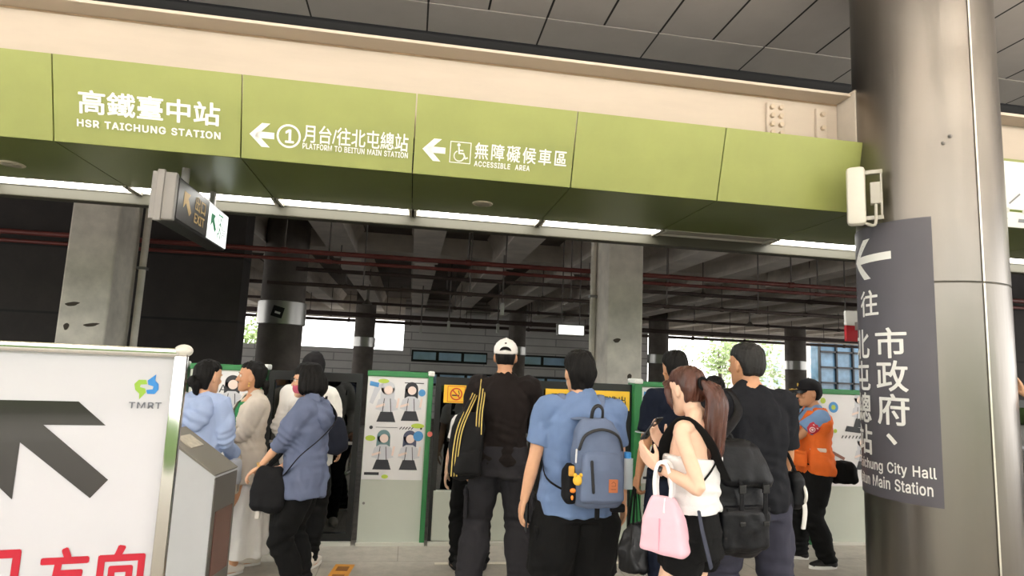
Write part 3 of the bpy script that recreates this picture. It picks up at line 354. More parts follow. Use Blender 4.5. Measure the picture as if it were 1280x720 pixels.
def round_col(x, y, r, zb0, zb1, label, sign=False):
    t = thing('round_column', label, 'column', (x, y, -1.2), 0)
    MB().lathe([(r, 0), (r, 6.4)], n=40).build('shaft', mat('dark_round_concrete', '#67605a', .85, var=.3, vscale=2), t, True)
    MB().lathe([(r+.03, zb0+1.2), (r+.05, zb0+1.21), (r+.05, zb1+1.19), (r+.03, zb1+1.2)], n=40).build('metal_band', mat('band_steel', '#b7b6b2', .35, .7), t, True)
    if sign:
        MB().box((.02, -r-.07, zb0+1.48), (.26, .02, .26), Matrix.Rotation(.25, 3, 'Y')).build('notice', mat('notice_black', '#1b1b1d', .5), t)
        MB().box((.02, -r-.082, zb0+1.46), (.13, .004, .05), Matrix.Rotation(.25, 3, 'Y')).build('notice_print', mat('white_vinyl', '#f4f4f0', .5), t)
round_col(-3.2, 16, .52, 2.44, 3.0, 'thick round column with metal band and small black notice, right of the dark wall', True)
round_col(-2.2, 30, .47, 2.35, 2.8, 'slender round column with pale band, before the bright opening on the left')
round_col(5.1, 30, .42, 2.3, 2.7, 'dark round column rising behind the white cap')
round_col(12.4, 30, .5, 2.2, 2.65, 'dark round column just right of the square concrete pillar')
round_col(20.0, 30, .52, 2.2, 2.65, 'round column with pale band, above the guard in orange vest')

# ------------------------------------------------------------------ pipes under the deck
M_red = mat('red_pipe_paint', '#6a2f29', .5, var=.2, vscale=3)
M_pipe = mat('dark_pipe', '#4a3c38', .6); M_rod = mat('hanger_steel', '#5b5450', .5, .5)
def pipe_run(y, z, r, m, label, x0=-16, x1=30, step=3.1, ph=0., drops=()):
    t = thing('overhead_pipe', label, 'pipe', (0, y, z), 0)
    mb = MB().cyl((x0, 0, 0), (x1, 0, 0), r, 10)
    x = x0+1+ph
    while x < x1: mb.cyl((x-.05, 0, 0), (x+.05, 0, 0), r*1.35, 10); x += step
    mb.build('pipe', m, t, True)
    x = x0+1+ph
    while x < x1:
        if -8 < x < 22: MB().cyl((x, 0, r*.8), (x, 0, 5.22-z), .014, 6).build('hanger_rod', M_rod, t)
        x += step
    for x in drops:
        MB().cyl((x, 0, 0), (x, 0, -.22), .02, 8).cyl((x, 0, -.22), (x, 0, -.32), .02, 10, .1).build('sprinkler_head', M_rod, t)
    return t
pipe_run(10.75, 3.42, .042, M_red, 'upper of the two thick red overhead pipes running across the tracks', ph=.4)
pipe_run(10.95, 3.31, .032, M_red, 'lower of the two thick red overhead pipes running across the tracks', ph=1.1)
pipe_run(12.4, 3.06, .035, M_pipe, 'thin dark overhead pipe with cone shaped sprinklers, below the red pipes', x0=-2.8, ph=.8, step=2.1, drops=(-.9, 3.8, 7.2))
for i, (y, z, r) in enumerate(((15.2, 3.75, .05), (19.5, 3.9, .06), (22.6, 3.72, .05), (26.5, 3.62, .06), (29.2, 3.75, .07), (32.4, 3.72, .08))):
    pipe_run(y, z, r, M_pipe, 'dark service pipe hung under the deck girders, ' + ('nearest', 'second nearest', 'third nearest', 'third farthest', 'second farthest', 'farthest')[i] + ' of six', ph=.5*i, x0=-2.8 if y < 17 else -16)
for (x, y, z0, z1) in ((2.15, 15.0, 2.9, 4.4), (1.15, 20, 2.75, 4.3), (2.75, 20, 2.75, 4.3), (.3, 22, 2.7, 4.3)):
    t = thing('drop_conduit', 'thin conduit with sensor hanging from the deck at the middle of the tracks', 'conduit', (x, y, z1), 0, 'hanging conduits')
    MB().cyl((0, 0, z0-z1+.3), (0, 0, .9), .022, 8).build('conduit', M_rod, t); MB().box((0, 0, z0-z1+.15), (.09, .09, .3), bev=.01).build('sensor', mat('pale_housing', '#c9c8c2', .5), t)
t = thing('hanging_sign', 'small white lit sign hanging under the deck, left of the square concrete pillar', 'sign', (3.42, 13.2, 2.5), 0)
MB().box((0, 0, 0), (.62, .14, .26), bev=.015).build('case', mat('sign_case', '#8f8d88', .5), t)
MB().box((0, -.074, 0), (.56, .004, .2)).build('lit_face', emitmat('sign_white', '#f4f6f2', 1.0), t)
for s in (-.2, .2): MB().cyl((s, 0, .12), (s, 0, 2.72), .014, 6).build('rod', M_rod, t)

# ------------------------------------------------------------------ outdoors beyond the viaduct
M_leaf = mat('tree_leaves', '#8ca068', .7, var=.35, vscale=1.2); M_bark = mat('bark', '#5d5046', .9)
def tree(x, y, h, r, label, n=900):
    t = thing('street_tree', label, 'tree', (x, y, -1.2), 0, )
    MB().tube([(0, 0, 0), (.1, 0, h*.4), (0, .1, h*.75)], [.2, .15, .06], 10).build('trunk', M_bark, t, True)
    vs = []; fs = []
    cl = [Vector((random.gauss(0, r*.5), random.gauss(0, r*.5), h*.62+random.gauss(0, h*.17))) for _ in range(26)]
    for i in range(n):
        p = random.choice(cl)+Vector([random.gauss(0, r*.2) for _ in range(3)]); a = Vector([random.gauss(0, 1) for _ in range(3)]).normalized(); b = a.orthogonal().normalized()
        s = random.uniform(.12, .26); k = len(vs); vs += [p+a*s, p+b*s*.5, p-a*s, p-b*s*.5]; fs.append((k, k+1, k+2, k+3))
    o = MB().add(vs, fs).build('leaves', M_leaf, t); o['kind'] = 'stuff'
tree(23.0, 44, 6.6, 2.4, 'leafy green tree in daylight right of the square concrete pillar')
tree(28.5, 50, 6.8, 2.2, 'pale green tree in daylight left of the white tower block')
tree(-14.0, 60, 7.0, 2.4, 'sunlit tree in the left gap between dark wall and round column')
M_bwhite = mat('tower_white', '#bdbab4', .8); M_bwin = mat('tower_window', '#9fb0ba', .25)
t = thing('tower_block', 'white tower block with rows of windows, beyond the tracks on the right', 'building', (49, 78, -1.2), 0)
MB().box((0, 0, 13), (11, 9, 26)).build('wall', M_bwhite, t)
for i in range(6):
    for j in range(6): MB().box((-4.3+1.72*i, -4.5, 2.6+1.9*j), (1.0, .1, 1.1)).build('window', M_bwin, t)
t = thing('glass_building', 'blue glass fronted building behind the guard in orange vest', 'building', (38.8, 46, -1.2), 0)
MB().box((0, .6, 4), (12, 1, 8)).build('glass_front', mat('curtain_glass', '#4d6a80', .15, var=.4, vscale=.7), t)
mb = MB()
for i in range(9): mb.box((-6+1.5*i, 0, 4), (.14, .2, 8))
for j in range(7): mb.box((0, 0, .3+1.25*j), (12, .2, .14))
mb.build('mullion', M_bframe, t)

# ------------------------------------------------------------------ steel beam and green fascia
M_cream = mat('cream_beam_paint', '#bfb2a3', .6, var=.07, vscale=3, stretch=(.25, 1, 1.4))
t = thing('steel_beam', 'long cream painted steel beam above the green fascia panels', 'beam', (0, 4.7, 3.3))
x0, x1 = -13, 3.525
MB().span((x0, -.06, .0), (x1, -.04, .70)).build('web', M_cream, t)
MB().span((x0, -.24, .70), (x1, .14, .725), bev=.004).build('flange', M_cream, t)
MB().span((x0, -.066, .688), (x1, -.06, .70)).build('flange_weld', mat('beam_rust_line', '#b79c82', .8, var=.2), t)
MB().span((x0, -.20, -.03), (x1, .12, 0)).build('flange', M_cream, t)
for X in (2.93, 3.36):
    pl = MB().box((X, -.075, .41), (.16 if X < 3 else .1, .03, .46), bev=.006).build('splice_plate', M_cream, t)
    for c in ((-.04, .04) if X < 3 else (0,)):
        for k in range(6 if X < 3 else 4):
            MB().cyl((X+c, -.09, .22+k*(.075 if X < 3 else .12)), (X+c, -.118, .22+k*(.075 if X < 3 else .12)), .021, 6).build('bolt', mat('bolt_paint', '#c3b29d', .5, .2), pl, True)
t = thing('beam_stub', 'pale box shaped beam stub joining the cream beam to the steel column', 'beam', (4.01, 4.81, 3.3))
MB().box((0, 0, .36), (.96, .78, .72), bev=.008).build('box_section', mat('stub_paint', '#bdb4a8', .6, var=.06), t)
MB().box((0, 0, .73), (.96, .78, .025), bev=.004).build('cap_plate', M_cream, t)
t = thing('steel_beam', 'cream painted steel beam right of the big steel column', 'beam', (0, 4.7, 3.3))
MB().span((4.6, -.06, 0), (15, -.04, .70)).build('web', M_cream, t); MB().span((4.6, -.24, .70), (15, .14, .725)).build('flange', M_cream, t)

# fascia panels lean back at the foot; local frame: u along X, v up the slope, w out of the face
FN = Vector((0, -.546, -.157)).normalized(); FU = Vector((0, -.157, .546)).normalized()
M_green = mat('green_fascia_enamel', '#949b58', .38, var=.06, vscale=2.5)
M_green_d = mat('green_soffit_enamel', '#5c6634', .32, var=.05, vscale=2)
M_white = mat('white_vinyl', '#f4f4f0', .5)
def ff(x0):
    def f(u, v, w=0.): return Vector((u-x0, 4.487, 0)) + FU*v + FN*(w+.004)
    return f
names = ['plain green fascia panel at the left edge of the picture',
         'green fascia panel with the large station name in white', 'green fascia panel with white arrow and circled number 1',
         'green fascia panel with white arrow and wheelchair sign', 'plain green fascia panel right of the wheelchair panel',
         'plain green fascia panel meeting the steel column']
panels = []
for k in range(-9, 10):
    xa = -2.468+1.2*(k-1) if k < 6 else -2.468+1.2*(k-1)
    xb = xa+1.192
    if k == 5: xb = 3.53
    if k == 6: continue
    if k >= 7: xa += 0; 
    vis = 0 <= k <= 5
    lab = names[k] if vis else ('plain green fascia panel beyond the left edge of the picture' if k < 0 else 'plain green fascia panel right of the steel column')
    t = thing('fascia_panel', lab, 'panel', (xa, 0, 3.0), 0, None if vis else ('fascia panels out of the picture on the left' if k < 0 else 'fascia panels right of the column'))
    f = ff(xa)
    poly = [(xa+.002, 0), (xb, 0), (xb, .568), (xa+.002, .568)]
    MB().prism(poly, lambda u, v, w, f=f: f(u, v, -w-.004), .03).build('face', M_green, t)
    panels.append(t)
    if k == 1:
        letter(MB(), '高鐵臺中站', f, (-2.314, .198, -1.410, .358), .022).build('chinese_lettering', M_white, t)
        letter(MB(), 'HSR TAICHUNG STATION', f, (-2.324, .110, -1.405, .162), .030, 1.12).build('english_lettering', M_white, t)
    if k == 2:
        arrow2d(MB(), f, (-1.214, .171), .167, .165, .045).build('arrow', M_white, t)
        mb = MB(); disc2d(mb, f, (-.949, .18), .083, r0=.068); letter(mb, '1', f, (-.974, .132, -.932, .228), .022, keep=True).build('number_roundel', M_white, t)
        letter(MB(), '月台/往北屯總站', f, (-.852, .148, -.112, .276), .014).build('chinese_lettering', M_white, t)
        letter(MB(), 'PLATFORM TO BEITUN MAIN STATION', f, (-.853, .102, -.110, .144), .022).build('english_lettering', M_white, t)
    if k == 3:
        arrow2d(MB(), f, (-.008, .183), .168, .162, .045).build('arrow', M_white, t)
        mb = MB(); x, y, s = .196, .106, .15
        for a, b in (((0, 0), (1, 0)), ((1, 0), (1, 1)), ((1, 1), (0, 1)), ((0, 1), (0, 0))): stroke2d(mb, f, [(x+a[0]*s, y+a[1]*s), (x+b[0]*s, y+b[1]*s)], .006)
        g = lambda u, v: (x+u*s, y+v*s)
        disc2d(mb, f, g(.40, .86), .012)
        stroke2d(mb, f, [g(.41, .74), g(.44, .46), g(.66, .46), g(.76, .22), g(.86, .27)], .011); stroke2d(mb, f, [g(.42, .60), g(.62, .60)], .010)
        stroke2d(mb, f, [g(.45+.25*math.cos(a), .33+.25*math.sin(a)) for a in [math.radians(d) for d in range(120, 350, 15)]], .009)
        mb.build('wheelchair_pictogram', M_white, t)
        letter(MB(), '無障礙候車區', f, (.377, .146, 1.078, .268), .016, 1.25).build('chinese_lettering', M_white, t)
        letter(MB(), 'ACCESSIBLE  AREA', f, (.378, .091, .80, .133), .026, 1.15).build('english_lettering', M_white, t)
# soffit behind the fascia, with its joints
for k in range(-9, 11):
    xa = -2.468+1.2*(k-1)
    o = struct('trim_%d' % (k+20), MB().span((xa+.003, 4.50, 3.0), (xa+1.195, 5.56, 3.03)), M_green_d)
M_trim = mat('soffit_edge_metal', '#3f3c30', .6, .1)
struct('trim_40', MB().span((-13, 5.81, 2.90), (16, 5.93, 3.05), bev=.01), M_trim)
struct('trim_41', MB().span((-13, 5.55, 3.06), (16, 5.82, 3.1)), mat('trough_back', '#6b6658', .6))
M_tube = emitmat('tube_glow', '#fffdf6', TUBE); M_off = mat('unlit_diffuser', '#8f8c80', .5, var=.1)
M_house = mat('lamp_housing', '#a8a49a', .5)
for k in range(-6, 9):
    xa = -2.45+1.2*(k-1)
    lit = k != 5
    if k == 0: lab = 'lit fluorescent strip at the left edge, under the first green panel'
    elif k == 1: lab = 'lit fluorescent strip partly covered by the hanging exit sign'
    elif 2 <= k <= 4: lab = 'lit fluorescent strip under the ' + {2: 'circled number 1 panel', 3: 'wheelchair panel', 4: 'plain green panel right of the wheelchair panel'}[k]
    elif k == 5: lab = 'unlit strip light with a dusty cover, near the steel column'
    elif k == 6: lab = 'lit fluorescent strip nearest the steel column'
    else: lab = 'lit fluorescent strip beyond the picture'
    t = thing('fluorescent_light', lab, 'light', (xa, 5.685, 3.0), 0, 'fluorescent strips under the soffit' if not 0 <= k <= 6 else None)
    MB().box((.59, 0, .045), (1.17, .235, .02)).box((.59, .112, .02), (1.17, .008, .05)).box((.59, -.112, .02), (1.17, .008, .05)).box((.012, 0, .01), (.022, .235, .05)).box((1.17, 0, .01), (.022, .235, .05)).build('housing', M_house, t)
    MB().box((.59, -.02, .015), (1.11, .15, .03), bev=.01).build('diffuser', M_tube if lit else M_off, t)
for x, lab in ((.53, 'round soffit speaker under the wheelchair panel'), (-3.11, 'round soffit speaker at the left edge of the picture')):
    t = thing('soffit_speaker', lab, 'speaker', (x, 5.165, 3.0))
    MB().lathe([(.062, -.012), (.085, -.008), (.088, 0)], n=28).build('rim', mat('speaker_rim', '#b3aa96', .5), t, True)
    MB().lathe([(.05, -.016), (.064, -.012)], n=24).build('grille', mat('speaker_grille', '#8c8677', .6, bump=.5, bscale=300), t, True)

# hanging exit sign, set across the soffit
t = thing('exit_sign', 'double hanging exit sign: dark panel with gold arrow, white lit panel with running man', 'sign', (-1.79, 4.62, 2.545))
M_case = mat('exit_case', '#8b8784', .5, .3); M_under = mat('exit_black_case', '#1c1a19', .5); M_caseD = mat('exit_dark_face', '#3a3837', .4)
MB().box((-.0, .62, .165), (.15, 1.24, .33), bev=.012).build('case', M_under, t); MB().box((0, -.012, .165), (.162, .05, .345), bev=.008).build('end_cap', M_case, t)
MB().box((-.02, -.034, .165), (.05, .03, .37), bev=.006).build('end_rib', M_case, t)
fx = lambda u, v, w=0.: Vector((.0775+w, u, v))
MB().prism([(.02, .02), (.69, .02), (.69, .31), (.02, .31)], fx, .006).build('dark_panel', M_caseD, t)
MB().prism([(.71, .02), (1.225, .02), (1.225, .31), (.71, .31)], fx, .006).build('lit_panel', emitmat('exit_white', '#eef4ec', 1.1), t)
fy = lambda u, v, w=0.: Vector((.0855+w, u, v))
M_gold = mat('exit_gold', '#c9ab72', .5); M_egreen = mat('exit_green', '#1f6b48', .5)
mb = MB(); a = lambda u, v: (.13+u*.17, .08+v*.17)
poly2d(mb, fy, [a(0, 1), a(.75, 1), a(.52, .77), a(1, .25), a(.78, .05), a(.28, .53), a(0, .25)]); mb.build('gold_arrow', M_gold, t)
letter(MB(), '出口', fy, (.37, .165, .60, .28), .02).build('gold_chinese_lettering', M_gold, t); letter(MB(), 'EXIT', fy, (.37, .07, .60, .145), .02).build('gold_english_lettering', M_gold, t)
mb = MB(); a = lambda u, v: (.76+u*.15, .09+v*.15)
poly2d(mb, fy, [a(0, 1), a(.75, 1), a(.52, .77), a(1, .25), a(.78, .05), a(.28, .53), a(0, .25)]); mb.build('green_arrow', M_egreen, t)
mb = MB()
stroke2d(mb, fy, [(.96, .06), (.96, .27), (1.07, .27), (1.07, .06)], .012); disc2d(mb, fy, (1.03, .24), .014, n=12)
stroke2d(mb, fy, [(1.02, .22), (1.01, .16), (1.035, .12), (1.025, .07)], .016); stroke2d(mb, fy, [(1.01, .16), (.985, .11), (.965, .10)], .013); stroke2d(mb, fy, [(.98, .18), (1.015, .205), (1.05, .18)], .010)
for v in (.16, .14, .12): stroke2d(mb, fy, [(1.09, v), (1.16, v)], .006)
mb.build('running_man_pictogram', M_egreen, t)
for y in (.26, .92): MB().cyl((.03, y, .32), (.03, y, .46), .028, 14).build('hanger_pipe', M_case, t, True)

# ------------------------------------------------------------------ the big steel column
CX, CY, CR = 4.012, 4.257, .5
def brushed():
    m = bpy.data.materials.new('brushed_steel'); m.use_nodes = True; nt = m.node_tree; b = nt.nodes['Principled BSDF']
    b.inputs['Metallic'].default_value = 1; b.inputs['Base Color'].default_value = (*lin('#85807a'), 1)
    tc = nt.nodes.new('ShaderNodeTexCoord'); mp = nt.nodes.new('ShaderNodeMapping'); mp.inputs['Scale'].default_value = (1, 1, .5)
    nz = nt.nodes.new('ShaderNodeTexNoise'); nz.inputs['Scale'].default_value = 4; nz.inputs['Detail'].default_value = 6
    nt.links.new(tc.outputs['Object'], mp.inputs[0]); nt.links.new(mp.outputs[0], nz.inputs['Vector'])
    mr = nt.nodes.new('ShaderNodeMapRange'); mr.inputs['To Min'].default_value = .24; mr.inputs['To Max'].default_value = .44
    nt.links.new(nz.outputs['Fac'], mr.inputs[0]); nt.links.new(mr.outputs[0], b.inputs['Roughness'])
    mp2 = nt.nodes.new('ShaderNodeMapping'); mp2.inputs['Scale'].default_value = (14, 14, 1.2); n2 = nt.nodes.new('ShaderNodeTexNoise'); n2.inputs['Scale'].default_value = 2; n2.inputs['Detail'].default_value = 2
    nt.links.new(tc.outputs['Object'], mp2.inputs[0]); nt.links.new(mp2.outputs[0], n2.inputs['Vector'])
    bp = nt.nodes.new('ShaderNodeBump'); bp.inputs['Strength'].default_value = .12; bp.inputs['Distance'].default_value = .01
    nt.links.new(n2.outputs['Fac'], bp.inputs['Height']); nt.links.new(bp.outputs[0], b.inputs['Normal'])
    return m
M_steel = brushed()
t = thing('steel_column', 'huge round brushed steel column in the right foreground', 'column', (CX, CY, 0))
MB().lathe([(CR, 0), (CR, 2.345)], n=96).build('lower_cladding', M_steel, t, True)
MB().lathe([(CR, 2.36), (CR, 5.2)], n=96).build('upper_cladding', M_steel, t, True)
MB().lathe([(CR-.006, 2.34), (CR-.006, 2.365)], n=96).build('horizontal_joint', mat('joint_dark', '#5c5850', .6, .5), t, True)
FACE = math.atan2(-CX, -CY)      # azimuth from the column towards the camera
def colf(u, v, w=0.):             # u = arc length to the right of the camera-facing line, v = height, w = outwards
    ph = u/CR; a = math.atan2(-CY, -CX) + ph; r = CR+.003+w
    return Vector((r*math.cos(a), r*math.sin(a), v))
u = CR*math.asin(.63)
for z0, z1 in ((0, 2.345), (2.36, 5.2)):
    mb = MB(); mb.add([colf(u+a, z, .004) for z in (z0, z1) for a in (-.007, 0, .007)], [(0, 1, 4, 3), (1, 2, 5, 4)]); mb.build('vertical_joint', mat('joint_bright', '#e2ded2', .3, .6), t)
for (dx, z) in ((.12, 3.38), (.165, 3.43)):
    MB().ball(colf(dx, z, 0), .014, nu=10, nv=6).build('screw', M_case, t, True)
# dark wrapped direction sign
t = thing('direction_sign', 'tall dark grey direction sign wrapped round the steel column', 'sign', (CX, CY, .0))
M_sgrey = mat('sign_charcoal', '#57555c', .5, var=.04, vscale=3)
ns = 40; us = [-.80+(.80+.024)*i/ns for i in range(ns+1)]
def slab(mb, us, z0, z1, w):
    k = len(us); vs = [colf(u, z, q) for q in (0, w) for z in (z0, z1) for u in us]; fs = []
    for i in range(k-1): fs += [(i, i+1, k+i+1, k+i), (2*k+i, 3*k+i, 3*k+i+1, 2*k+i+1), (i, 2*k+i, 2*k+i+1, i+1), (k+i, k+i+1, 3*k+i+1, 3*k+i)]
    fs += [(0, k, 3*k, 2*k), (k-1, 3*k-1, 4*k-1, 2*k-1)]
    return mb.add(vs, fs)
slab(MB(), us, .775, 2.835, .006).build('board', M_sgrey, t, True)
fc = lambda u, v, w=0.: colf(u, v, .009+w)
def curved(mb, name):
    me = mb.mesh(name); bm = bmesh.new(); bm.from_mesh(me); bm.free(); return me
def letter_c(s, box, bold, name):
    """lettering cut finely so that it follows the round column"""
    vs, fs, lay = text2d(s, bold); lo = vs.min(0); hi = vs.max(0); u0, v0, u1, v1 = box
    bm = bmesh.new(); bv = [bm.verts.new((u0+(x-lo[0])*(u1-u0)/(hi[0]-lo[0]), v0+(y-lo[1])*(v1-v0)/(hi[1]-lo[1]), l)) for (x, y), l in zip(vs, lay)]
    for f_ in fs:
        try: bm.faces.new([bv[i] for i in f_])
        except ValueError: pass
    for _ in range(4):
        es = [e for e in bm.edges if abs(e.verts[0].co.x-e.verts[1].co.x) > .05]
        if not es: break
        bmesh.ops.subdivide_edges(bm, edges=es, cuts=1); bmesh.ops.triangulate(bm, faces=bm.faces)
    for v in bm.verts: v.co = fc(v.co.x, v.co.y, v.co.z)
    me = bpy.data.meshes.new(name); bm.to_mesh(me); bm.free(); return link(name, me, M_white, t)
mb = MB(); aL = []
arrow_pts = lambda: None
for k in range(8):                # arrow shaft in narrow strips
    a, b = -.66+.36*k/8+.06, -.66+.36*(k+1)/8+.06
    poly2d(mb, fc, [(a, 2.548), (b, 2.548), (b, 2.608), (a, 2.608)])
for k in range(5):
    a, b = k/5, (k+1)/5
    for sg in (-1, 1): poly2d(mb, fc, [(-.66+.16*a, 2.578+sg*.16*a), (-.66+.16*b, 2.578+sg*.16*b), (-.58+.16*b, 2.578+sg*.16*b), (-.58+.16*a, 2.578+sg*.16*a)][::sg])
mb.build('arrow', M_white, t)
DEG = CR*PI/180
letter_c('往', (-.565, 2.125, -.355, 2.33), .012, 'lettering')
for c, (z0, z1) in zip('市政府', ((1.80, 2.03), (1.555, 1.785), (1.31, 1.54))): letter_c(c, (-.395, z0, -.155, z1), .014, 'lettering')
letter_c('、', (-.325, 1.17, -.245, 1.25), .014, 'lettering')
for c, (z0, z1) in zip('北屯總站', ((1.80, 2.03), (1.555, 1.785), (1.31, 1.54), (1.07, 1.295))): letter_c(c, (-.70, z0, -.46, z1), .014, 'lettering')
letter_c('Taichung City Hall', (-.70, .945, -.012, 1.045), .014, 'lettering'); letter_c('Beitun Main Station', (-.72, .845, -.035, .932), .014, 'lettering')

# white wireless unit on its bracket
t = thing('wall_antenna', 'white upright antenna box on a bracket on the steel column', 'antenna', (3.33, 4.19, 2.80))
MZ = Matrix.Rotation(-.67, 3, 'Z')
MB().box((0, 0, .24), (.13, .10, .46), MZ, bev=.03).build('case', mat('antenna_white', '#dcd8cc', .45), t, True)
mb = MB().box(MZ @ Vector((.11, 0, .42)), (.14, .03, .03), MZ).box(MZ @ Vector((.11, 0, .06)), (.14, .03, .03), MZ).box(MZ @ Vector((.13, 0, .25)), (.07, .06, .17), MZ, bev=.006).box(MZ @ Vector((.17, 0, .24)), (.014, .03, .39), MZ)
mb.build('bracket', mat('bracket_grey', '#a9a69c', .5, .4), t)
MB().tube([MZ @ Vector((.06, -.01, .02)), MZ @ Vector((.12, -.03, .0)), MZ @ Vector((.13, -.02, .12)), MZ @ Vector((.13, 0, .2))], .011, 8).build('cable', mat('cable_grey', '#b9b5aa', .5), t, True)
t = thing('flag_sign', 'small red and white sign sticking out left of the steel column', 'sign', (3.86, 4.92, 1.97)); MB().span((.0, -.25, .1), (.03, .02, .17)).build('arm', M_case, t)
MB().span((-.085, 0, 0), (.03, .03, .14), bev=.004).build('red_half', mat('sign_red', '#b3202a', .5), t); MB().span((-.085, 0, .14), (.03, .03, .27), bev=.004).build('white_half', M_white, t)

# white route map board right of the column
t = thing('route_map', 'white route map board on the green fascia right of the steel column', 'sign', (4.72, 0, 3.0))
f = lambda u, v, w=0.: ff(4.72)(u, v, w+.012)
MB().prism([(4.74, .0), (5.9, .0), (5.9, .545), (4.74, .545)], lambda u, v, w: f(u, v, -w), .012).build('board', M_white, t)
f2 = lambda u, v, w=0.: f(u, v, .003)
MB().prism([(4.74, .13), (5.9, .13), (5.9, .15), (4.74, .15)], lambda u, v, w: f(u, v, .002), .001).build('route_line', mat('route_green', '#8aa043', .5), t)
for i in range(5):
    disc2d(MB(), lambda u, v, w=0.: f(u, v, .005), (4.96+.17*i, .14), .022).build('station_dot', mat('dot_grey', '#d8d8d0', .5), t)
    mb = MB(); stroke2d(mb, f2, [(4.97+.17*i, .2), (5.05+.17*i, .28)], .016); stroke2d(mb, f2, [(4.93+.17*i, .06), (4.97+.17*i, .06)], .03); mb.build('station_name', mat('print_grey', '#8a8c90', .6), t)

# ------------------------------------------------------------------ platform screen doors along the edge
PY = 5.93
M_pgreen = mat('psd_green', '#2f7a45', .4); M_panel = mat('psd_pale_panel', '#c3c8bd', .45, var=.03, vscale=2); M_pblack = mat('psd_black_frame', '#121314', .3)
M_pglass = glassmat('psd_glass', '#8d9694', .5); M_sill = mat('psd_sill', '#cfcdc4', .45, .3)
M_paper = mat('poster_paper', '#e6e5e6', .5, var=.03, vscale=3); M_ink = mat('poster_ink', '#33343a', .6); M_pgrey = mat('poster_grey', '#cfd0d6', .6)
M_blue = mat('poster_blue', '#4a8fc9', .5); M_lime = mat('poster_lime', '#b5cc4a', .5); M_skin_p = mat('poster_skin', '#eed9cf', .6); M_brown = mat('poster_brown', '#8a5a4c', .6)
def figure2d(f, cx, cy, s, hair, parent, tail=0):
    """plain printed waitress figure: hair, face, white blouse, dark apron"""
    h = MB(); disc2d(h, f, (cx, cy+.30*s), .115*s, .001)
    poly2d(h, f, [(cx-.115*s, cy+.30*s), (cx+.115*s, cy+.30*s), (cx+.12*s, cy+.13*s), (cx+.07*s, cy+.10*s), (cx-.07*s, cy+.10*s), (cx-.12*s, cy+.13*s)], .001)
    if tail: poly2d(h, f, [(cx-.08*s, cy+.38*s), (cx-.22*s, cy+.33*s), (cx-.30*s, cy+.05*s), (cx-.24*s, cy+.02*s), (cx-.16*s, cy+.22*s)], .001)
    h.build('printed_hair', hair, parent)
    k = MB(); disc2d(k, f, (cx+.01*s, cy+.265*s), .075*s, .0016); stroke2d(k, f, [(cx-.17*s, cy-.02*s), (cx-.05*s, cy+.02*s)], .04*s, .003); stroke2d(k, f, [(cx+.17*s, cy-.02*s), (cx+.19*s, cy+.12*s)], .035*s, .003); k.build('printed_skin', M_skin_p, parent)
    b = MB(); poly2d(b, f, [(cx-.06*s, cy+.16*s), (cx+.06*s, cy+.16*s), (cx+.15*s, cy+.10*s), (cx+.19*s, cy-.06*s), (cx+.10*s, cy-.08*s), (cx+.09*s, cy-.16*s), (cx-.09*s, cy-.16*s), (cx-.10*s, cy-.08*s), (cx-.19*s, cy-.06*s), (cx-.15*s, cy+.10*s)], .002); b.build('printed_blouse', M_pgrey, parent)
    a = MB(); poly2d(a, f, [(cx-.10*s, cy-.10*s), (cx+.10*s, cy-.10*s), (cx+.16*s, cy-.27*s), (cx-.16*s, cy-.27*s)], .003); stroke2d(a, f, [(cx-.07*s, cy-.1*s), (cx-.05*s, cy+.12*s)], .012*s, .003); stroke2d(a, f, [(cx+.07*s, cy-.1*s), (cx+.05*s, cy+.12*s)], .012*s, .003); a.build('printed_apron', M_ink, parent)
